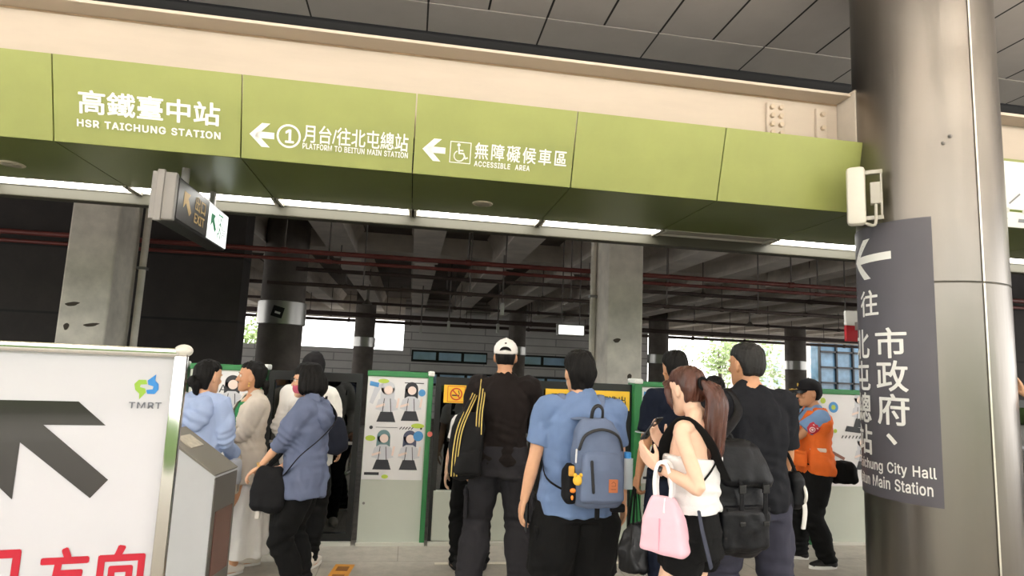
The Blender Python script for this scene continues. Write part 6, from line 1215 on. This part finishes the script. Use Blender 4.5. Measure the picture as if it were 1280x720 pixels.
p12.hard(MB().tube([p12.hp((-.05, .125, .043)), p12.hp((0, .168, .036)), p12.hp((.05, .125, .043))], .010, 8, flat=.35, ref=(0, 0, 1)).box(p12.hp((0, .094, .080)), (.03, .01, .035), p12.hr, bev=.004), 'gold_trim', mat('cap_gold', '#c9a548', .5), c_)
p12.shoe(mat('sneaker_black', '#1a1719', .6), M_sole, sole_t=.032)

# person right of the column whose hand rests on it
p13 = Fig('person', 'person whose hand rests on the right side of the steel column', (4.975, 4.10), 1.57, 1.72, 'warm', False, hands=((-.10, .50, 1.63), None), elbows=((-.5, -.3, -1), None), hand_dir=((.1, .35, .9), None), palm=((.15, 1, 0), None), curl=(.25, .4))
p13.body(); p13.pants(M_black, 'trousers', .016); p13.shirt(cloth('grey_cotton', '#8a8a8e', .9), 'shirt', .02, .88, .38); p13.hair_cap(thick=.014); p13.shoe(M_shoe_b, M_sole)

# ------------------------------------------------------------------ bags and held things
def soft(mb, rings_spec, p=4, n=32):
    """soft box from (z, half width, half depth, x, y) sections"""
    mb.loft([ering(z, hw, hd, hd, y, x, n, p) for z, hw, hd, x, y in rings_spec]); return mb
def soften(mb, voxel, name, m, parent, seed, amp=.004, freq=14, smooth=3): return link(name, remesh(mb, voxel, name, smooth, cloth_disp(seed, amp, (), freq)), m, parent, 'all')
def carried(fig, name, label, cat, off, rz=0., at=None, sc=1.):
    if at: off = Matrix.Rotation(-fig.rz, 3, 'Z') @ (V(at)-fig.loc)
    w_ = fig.world(V(off)/fig.k); t = thing(name, label, cat, tuple(w_), fig.rz+rz); t.rotation_euler = (0, 0, fig.rz+rz)
    sc = (sc, sc, sc) if isinstance(sc, float) else sc; t.scale = sc
    def loc(v): return Matrix.Rotation(-rz, 3, 'Z') @ (V(v)*fig.k-V(off))*V([1/q for q in sc])
    return t, loc
# blue backpack
t, L = carried(p7, 'backpack', 'slate blue backpack with brown patch on the back of the blue T-shirt', 'backpack', (.035, -.225, .91), sc=.88)
M_bp = cloth('backpack_blue', '#65728c', .85, .07, 7, .3, 300); M_zip = mat('zip_black', '#17181b', .5)
soften(soft(MB(), [(0, .135, .07, 0, 0), (.02, .155, .095, 0, 0), (.15, .160, .105, 0, -.005), (.30, .155, .095, 0, 0), (.42, .135, .08, 0, .01), (.485, .10, .055, 0, .02), (.51, .055, .03, 0, .025)], 3.2), .008, 'main_compartment', M_bp, t, 3, .003)
soften(soft(MB(), [(.03, .12, .02, 0, -.10), (.05, .135, .04, 0, -.105), (.22, .130, .04, 0, -.105), (.30, .115, .025, 0, -.095), (.315, .09, .012, 0, -.09)], 4), .007, 'front_pocket', M_bp, t, 4, .002)
MB().tube([(-.135, -.075, .33), (-.10, -.088, .415), (0, -.085, .45), (.10, -.088, .415), (.135, -.075, .33)], .010, 8, flat=.6).build('zipper', M_zip, t, 'all')
MB().tube([(-.065, -.152, .10), (-.078, -.150, .27)], .009, 8).build('pocket_zipper', M_zip, t, 'all')
MB().box((.055, -.1495, .135), (.055, .006, .075), bev=.002).build('leather_patch', mat('patch_brown', '#b5683f', .6), t)
mb = MB(); stroke2d(mb, lambda u, v, w=0.: V((.055+u, -.1535, .135+v)), [(-.012, .015), (0, .025), (.012, .015), (.012, 0), (-.012, 0)], .003); stroke2d(mb, lambda u, v, w=0.: V((.055+u, -.1535, .135+v)), [(-.014, -.018), (.014, -.018)], .004); mb.build('patch_print', mat('patch_dark', '#6e3a20', .6), t)
MB().tube([(-.035, .02, .49), (-.030, .0, .56), (0, -.005, .585), (.030, .0, .56), (.035, .02, .49)], .012, 8, flat=.5).build('haul_loop', M_zip, t, 'all')
for sg in (-1, 1):
    MB().tube([(sg*.06, .06, .50), L((sg*.105, -.10, 1.40)), L((sg*.12, -.02, 1.515)), L((sg*.135, .10, 1.42)), L((sg*.16, .15, 1.25))], .026, 10, flat=.25, ref=(0, -.3, 1)).build('shoulder_strap', M_bp, t, 'all')
    MB().tube([(sg*.14, .06, .05), L((sg*.21, -.10, 1.05)), L((sg*.20, .05, 1.15)), L((sg*.16, .15, 1.25))], .011, 8, flat=.3).build('side_strap', M_strap, t, 'all')
MB().box((0, -.03, -.03), (.03, .012, .10), bev=.004).build('hanging_webbing', M_strap, t); MB().box((.13, -.02, -.015), (.09, .04, .05), bev=.012).build('bottom_pouch', M_strap, t)
o = MB().cyl((.185, -.03, .10), (.185, -.03, .28), .034, 16).build('water_bottle', mat('bottle_clear', '#d7e4ec', .1, alpha=.6), t, True); MB().cyl((.185, -.03, .28), (.185, -.03, .315), .022, 14).build('bottle_cap', mat('bottle_cap_blue', '#3d8fd6', .4), o, True)
MB().tube([(-.155, -.09, .33), (-.16, -.10, .26)], .006, 8).build('key_cord', mat('cord_silver', '#c7c7c9', .4, .5), t, 'all')
MB().ball((-.15, -.115, .16), (.030, .018, .03)).ball((-.168, -.12, .19), .012).ball((-.132, -.12, .19), .012).build('plush_charm', mat('charm_yellow', '#e8b93c', .7), t, 'all')
MB().box((-.185, -.10, .21), (.035, .02, .06), bev=.008).build('card_charm', mat('charm_gold', '#c9963a', .5), t); MB().ball((-.175, -.105, .10), (.018, .012, .014)).ball((-.178, -.105, .06), (.008, .008, .014)).build('small_charm', mat('charm_orange', '#e8862c', .6), t, 'all')
soften(soft(MB(), [(.02, .025, .05, -.17, -.02), (.05, .035, .06, -.175, -.02), (.20, .035, .06, -.175, -.02), (.24, .02, .04, -.17, -.02)], 3), .006, 'side_pocket', M_strap, t, 6, .003)
# phone in his left hand
def phone(fig, hand, label, off, rot, col='#17181c'):
    w_ = fig.world(fig.wr[hand]+V(off)); q = thing('phone', label, 'phone', tuple(w_), fig.rz); q.rotation_euler = (0, 0, fig.rz)
    MB().box((0, 0, 0), (.072, .150, .009), rot, bev=.003).build('case', mat('phone_case', col, .3), q); MB().box(rot@V((0, 0, .0052)), (.066, .142, .001), rot).build('screen', mat('phone_screen', '#0c0e12', .08), q)
    MB().box(rot@V((-.018, .05, -.006)), (.026, .030, .004), rot, bev=.001).build('camera_bump', mat('phone_bump', '#26272c', .2), q)
phone(p7, 0, 'dark phone in the left hand of the man in blue T-shirt', (.018, .012, -.10), eul(0, 1.5, 0) @ eul(1.57, 0, 0) if False else eul(.0, PI/2, PI/2*0+.0) @ eul(0, 0, 1.4))
phone(p9, 1, 'black phone held up by the woman with auburn ponytail', (-.035, .045, .085), eul(.1, -.9+PI, 0) @ eul(0, PI, 0))
phone(p5, 1, 'dark phone held in front by the man in white cap', (-.05, .09, .03), eul(.6, .5, 0))

# big black rucksack
t, L = carried(p11, 'backpack', 'big black buckled rucksack hanging low behind the charcoal T-shirt', 'backpack', None, .20, (1.645, 3.04, .735), (1.03, 1., .84))
M_rip = mat('black_ripstop', '#0b0c11', .5, var=.08, vscale=8, bump=.35, bscale=25, spec=.25)
soften(soft(MB(), [(0, .12, .07, .0, .0), (.03, .155, .10, 0, 0), (.20, .165, .12, 0, -.01), (.40, .155, .11, -.005, 0), (.54, .145, .10, -.01, .01), (.62, .125, .085, -.02, .02), (.645, .09, .06, -.02, .02)], 3), .008, 'main_compartment', M_rip, t, 13, .006, 11)
soften(soft(MB(), [(.41, .115, .012, .02, -.118), (.44, .135, .03, .02, -.113), (.54, .140, .05, .01, -.085), (.63, .130, .085, -.005, -.03), (.665, .10, .085, -.01, .0)], 3), .008, 'top_flap', M_rip, t, 14, .005, 12)
soften(soft(MB(), [(.04, .12, .01, .0, -.115), (.07, .135, .025, .0, -.122), (.26, .13, .025, .0, -.127), (.30, .11, .010, .0, -.12)], 4), .007, 'front_pocket', M_rip, t, 15, .004)
for k, z in enumerate((.28, .255)): MB().box((0.01, -.142, z), (.24, .008, .018), bev=.002).build('webbing_row', M_strap, t)
for x in (-.035, .095):
    o = MB().tube([(x, -.115, .53), (x, -.150, .42), (x, -.150, .20)], .013, 8, flat=.2, ref=(0, 1, 0)).build('buckle_strap', M_strap, t, 'all')
    MB().box((x, -.156, .40), (.036, .014, .05), bev=.004).build('buckle', mat('buckle_black', '#101114', .25), o); MB().box((x, -.154, .205), (.032, .014, .028), bev=.004).build('strap_end', MATS['buckle_black'], o)
MB().tube([(-.10, .03, .60), (-.06, .02, .69), (0.02, .02, .69), (.05, .03, .62)], .012, 8, flat=.4).build('haul_loop', M_strap, t, 'all')
MB().tube([(-.06, .06, .60), L((-.13, -.13, 1.38)), L((-.15, -.02, 1.50)), L((-.16, .10, 1.38))], .024, 10, flat=.3, ref=(0, -.5, 1)).build('shoulder_strap', M_rip, t, 'all')
# small bag on his right arm
t, L = carried(p11, 'shoulder_bag', 'small black bag with white ring handle at the right side of the charcoal T-shirt', 'bag', (.25, .03, .88))
soften(soft(MB(), [(0, .03, .07, 0, 0), (.03, .045, .10, 0, 0), (.17, .045, .10, 0, 0), (.20, .03, .08, 0, 0)], 3), .008, 'pouch', M_rip, t, 16, .004)
MB().tube([(.03+.0*math.cos(a), -.06+.055*math.cos(a), .085+.055*math.sin(a)) for a in [2*PI*j/20 for j in range(21)]], .009, 8, sub=2).build('ring_handle', mat('ring_white', '#dcdad4', .4), t, 'all')
MB().tube([(.02, -.09, .10), (.03, -.10, .0), (.02, -.095, -.10)], .014, 8, flat=.25, ref=(0, 1, 0)).build('white_strap', mat('strap_white', '#d8d6d2', .7), t, 'all')
MB().tube([(0, -.07, .19), (-.03, -.03, .30), (-.035, .03, .30), (0, .07, .19)], .010, 8, flat=.4).build('handle', M_strap, t, 'all')

# bag with yellow striped strap
t, L = carried(p5, 'backpack', 'black bag with yellow striped strap on the left shoulder under the white cap', 'backpack', (-.245, -.20, .84), .25)
soften(soft(MB(), [(0, .095, .06, 0, 0), (.03, .115, .085, 0, 0), (.20, .12, .09, 0, 0), (.34, .11, .08, .01, 0), (.42, .08, .055, .015, .01), (.44, .05, .03, .02, .01)], 3.2), .008, 'main_compartment', cloth('bag_black', '#151517', .7), t, 21, .004)
soften(soft(MB(), [(.03, .08, .01, 0, -.08), (.05, .09, .025, 0, -.085), (.18, .085, .025, 0, -.085), (.21, .07, .01, 0, -.08)], 4), .007, 'front_pocket', MATS['bag_black'], t, 22, .003)
M_ys = mat('strap_yellow', '#cdb463', .6)
def wide(pts, name):
    o = MB().tube(pts, .030, 10, flat=.18, ref=(0, -1, .15)).build(name, MATS['bag_black'], t, 'all')
    for dx in (-.020, .0, .018): MB().tube([V(p)+V((dx, -.0062, .003)) for p in pts], .0042, 6, flat=.6, ref=(0, -1, .15)).build('yellow_stripe', M_ys, o, 'all')
wide([(.07, -.075, .30), (.075, -.05, .44), L((-.150, -.115, 1.36)), L((-.145, -.055, 1.478)), L((-.145, .03, 1.46))], 'shoulder_strap')
wide([(-.09, -.090, .02), (-.085, -.098, .20), (-.055, -.075, .36), L((-.205, -.085, 1.36)), L((-.175, -.03, 1.468))], 'side_strap')
# black backpack of the hidden person
t, L = carried(p6, 'backpack', 'plain black backpack partly hidden behind the bag with yellow striped strap', 'backpack', (-.06, -.20, .78))
soften(soft(MB(), [(0, .12, .06, 0, 0), (.03, .15, .08, 0, 0), (.25, .15, .085, 0, 0), (.36, .12, .06, 0, .01), (.40, .07, .03, 0, .02)], 3.2), .009, 'main_compartment', M_strap, t, 23, .005)
for sg in (-1, 1): MB().tube([(sg*.06, .03, .36), L((sg*.11, -.09, 1.42)), L((sg*.11, .0, 1.50)), L((sg*.12, .12, 1.36))], .022, 8, flat=.3, ref=(0, -.4, 1)).build('shoulder_strap', M_strap, t, 'all')

# pink gift bag on the forearm
M_pink = mat('bag_pink', '#f0bccb', .55, var=.04, vscale=6, bump=.15, bscale=30)
fa = p9.el[0].lerp(p9.wr[0], .72)
t, L = carried(p9, 'gift_bag', 'pale pink paper bag with white ribbon handles on the forearm of the ponytail woman', 'bag', tuple(V((fa.x-.01, fa.y+.015, 0))*p9.k+V((0, 0, .80))), .15)
top_z = fa.z*p9.k-.80
mb = MB(); H = [(0, .050, .100), (.015, .055, .106), (.15, .048, .088), (.225, .028, .060), (.245, .020, .048)]
mb.loft([ering(z, hw, hd, hd, 0, 0, 40, 9) for z, hw, hd in H]); soften(mb, .007, 'bag_body', M_pink, t, 31, .003, 10, 1)
MB().box((-.0545, 0, .085), (.002, .006, .14), Matrix.Rotation(.03, 3, 'Y')).build('side_crease', mat('bag_pink_fold', '#d99db0', .6), t)
for dx in (-.016, .016):
    MB().tube([(dx, -.035, .225), (dx*1.2, -.040, top_z-.04), (dx*1.5, -.020, top_z+.038), (dx*1.5, .020, top_z+.038), (dx*1.2, .040, top_z-.04), (dx, .035, .225)], .009, 10, flat=.2, ref=(1, 0, 0)).build('ribbon_handle', mat('ribbon_white', '#eeeef0', .4), t, 'all')
MB().tube([(-.022, -.02, .24), (-.040, -.02, .18)], .010, 8, flat=.3).build('ribbon_tail', MATS['ribbon_white'], t, 'all')

# black shopping bag in the navy man's hand
hx = p8.wr[0]+(p8.wr[0]-p8.el[0]).normalized()*.10
t, L = carried(p8, 'shopping_bag', 'black shopping bag hanging low from the hand of the navy polo man', 'bag', tuple(V((hx.x, hx.y, 0))*p8.k+V((0, 0, .26))), .5)
tz = hx.z*p8.k-.26
mb = MB(); mb.loft([ering(z, hw, hd, hd, 0, 0, 36, 4) for z, hw, hd in ((0, .11, .06), (.02, .125, .07), (.15, .12, .065), (.26, .085, .04), (.31, .05, .02))]); soften(mb, .007, 'bag_body', mat('bag_black_nylon', '#17171b', .45, bump=.3, bscale=22), t, 33, .007, 14, 1)
for dx in (-.02, .02): MB().tube([(-.05, dx, .28), (-.02, dx*.5, tz-.03), (0, dx*.4, tz+.012), (.02, dx*.5, tz-.03), (.05, dx, .28)], .008, 8, flat=.5).build('handle', M_strap, t, 'all')
MB().tube([(.02, -.05, .16), (.03, -.075, .05), (.03, -.07, -.03)], .006, 6, flat=.4).build('tag_string', mat('tag_grey', '#bdbdbd', .6), t, 'all')

# cream tote on the forearm of the woman in blazer
fa = p2.el[0].lerp(p2.wr[0], .6)
t, L = carried(p2, 'tote_bag', 'cream leather tote bag hanging from the forearm of the woman in white skirt', 'bag', tuple(V((fa.x-.06, fa.y+.0, 0))*p2.k+V((0, 0, .60))))
M_tote = mat('cream_leather', '#d5ccbc', .5, var=.04); tz = fa.z*p2.k-.60
mb = MB(); mb.loft([ering(z, .05*q, .115*q2, .115*q2, 0, 0, 36, 6) for z, q, q2 in ((0, 1, .92), (.015, 1.1, 1.), (.15, 1.05, 1.), (.25, .7, .98), (.27, .5, .95))]); soften(mb, .007, 'bag_body', M_tote, t, 35, .002, 9, 1)
for dx in (-.03, .03):
    MB().tube([(dx, -.06, .25), (dx, -.055, tz-.05), (dx*.8+.03, -.03, tz+.045), (dx*.8+.03, .03, tz+.045), (dx, .055, tz-.05), (dx, .06, .25)], .007, 8).build('handle', mat('tote_handle', '#6b6258', .5), t, 'all')
MB().tube([(-.056, -.10, .02), (-.057, -.10, .24)], .003, 6).tube([(-.056, .10, .02), (-.057, .10, .24)], .003, 6).tube([(-.057, -.10, .24), (-.057, .10, .24)], .003, 6).build('dark_piping', MATS['tote_handle'], t, 'all')

# black crossbody bag of the woman in red mask
t, L = carried(p4, 'crossbody_bag', 'slouchy black crossbody bag in front of the woman in red mask', 'bag', None, 0, (-.86, 4.42, .62))
mb = MB(); mb.loft([ering(z, .06*q, .12*q2, .12*q2, 0, 0, 32, 3.2) for z, q, q2 in ((0, .8, .8), (.03, 1.1, 1.), (.12, 1.15, 1.05), (.20, .9, .9), (.25, .5, .65), (.265, .3, .5))]); soften(mb, .008, 'bag_body', M_strap, t, 37, .006, 13)
MB().tube([(0, -.08, .22), L((-.235, .06, .98)), L((-.235, -.03, 1.10)), L((-.16, -.165, 1.24)), L((.03, -.20, 1.37)), L((.11, -.03, 1.505)), L((.12, .11, 1.36)), L((-.04, .18, 1.08)), (0, .09, .22)], .016, 8, flat=.25).build('strap', M_strap, t, 'all')
MB().box((-.01, .06, -.03), (.03, .03, .06), bev=.008).build('hanging_charm', mat('charm_pale', '#cfc8c0', .4), t)
# shoulder bag of the person in white jacket
t, L = carried(p3, 'shoulder_bag', 'dark navy shoulder bag on the person in white jacket', 'bag', (.215, -.12, .90))
mb = MB(); mb.loft([ering(z, .115*q, .055*q2, .055*q2, 0, 0, 32, 3.2) for z, q, q2 in ((0, .85, .8), (.03, 1.1, 1.1), (.14, 1.05, 1.0), (.24, .8, .6), (.27, .5, .35))]); soften(mb, .008, 'bag_body', cloth('navy_canvas', '#20232f', .8), t, 39, .006, 13)
for dx in (-.05, .05): MB().tube([(dx*1.2, -.01, .23), L((.155+dx*.2, -.10, 1.36)), L((.15+dx*.15, -.01, 1.49)), L((.16, .09, 1.36))], .009, 8, flat=.5).build('strap', M_strap, t, 'all')
# pale strap across the hooded jacket
t, L = carried(p1, 'crossbody_bag', 'crossbody bag worn over the pale blue hooded jacket, its pale strap across the back', 'bag', (.20, .13, .72))
mb = MB(); mb.loft([ering(z, .035*q, .09*q, .09*q, 0, 0, 28, 4) for z, q in ((0, .9), (.02, 1.05), (.15, 1.0), (.17, .8))]); soften(mb, .008, 'bag_body', mat('bag_silver_grey', '#b9bcc4', .5), t, 41, .002)
MB().tube([(0, -.06, .16), L((.235, -.02, .98)), L((.17, -.165, 1.09)), L((-.0, -.205, 1.22)), L((-.12, -.185, 1.41)), L((-.12, -.01, 1.50)), L((-.11, .11, 1.38)), L((.02, .185, 1.12)), (0, .07, .16)], .019, 8, flat=.25).build('strap', mat('strap_silver', '#cfd3d9', .5), t, 'all')
# waist pouch of the guard
t, L = carried(p12, 'waist_pouch', 'black waist pouch with cable at the back of the guard in orange vest', 'pouch', (-.10, -.22, .72))
mb = MB(); mb.loft([ering(z, .05*q, .10*q, .10*q, 0, 0, 28, 3.5) for z, q in ((0, .8), (.03, 1.08), (.13, 1.1), (.17, .9), (.19, .6))]); soften(mb, .008, 'pouch_body', M_black, t, 43, .006)
MB().tube([(-.03, .10, .10), (-.07, .22, .12), (-.06, .34, .16)], .007, 6).build('cable', M_strap, t, 'all'); MB().box((-.06, .24, .08), (.04, .06, .09), bev=.01).build('radio', MATS['buckle_black'], t)
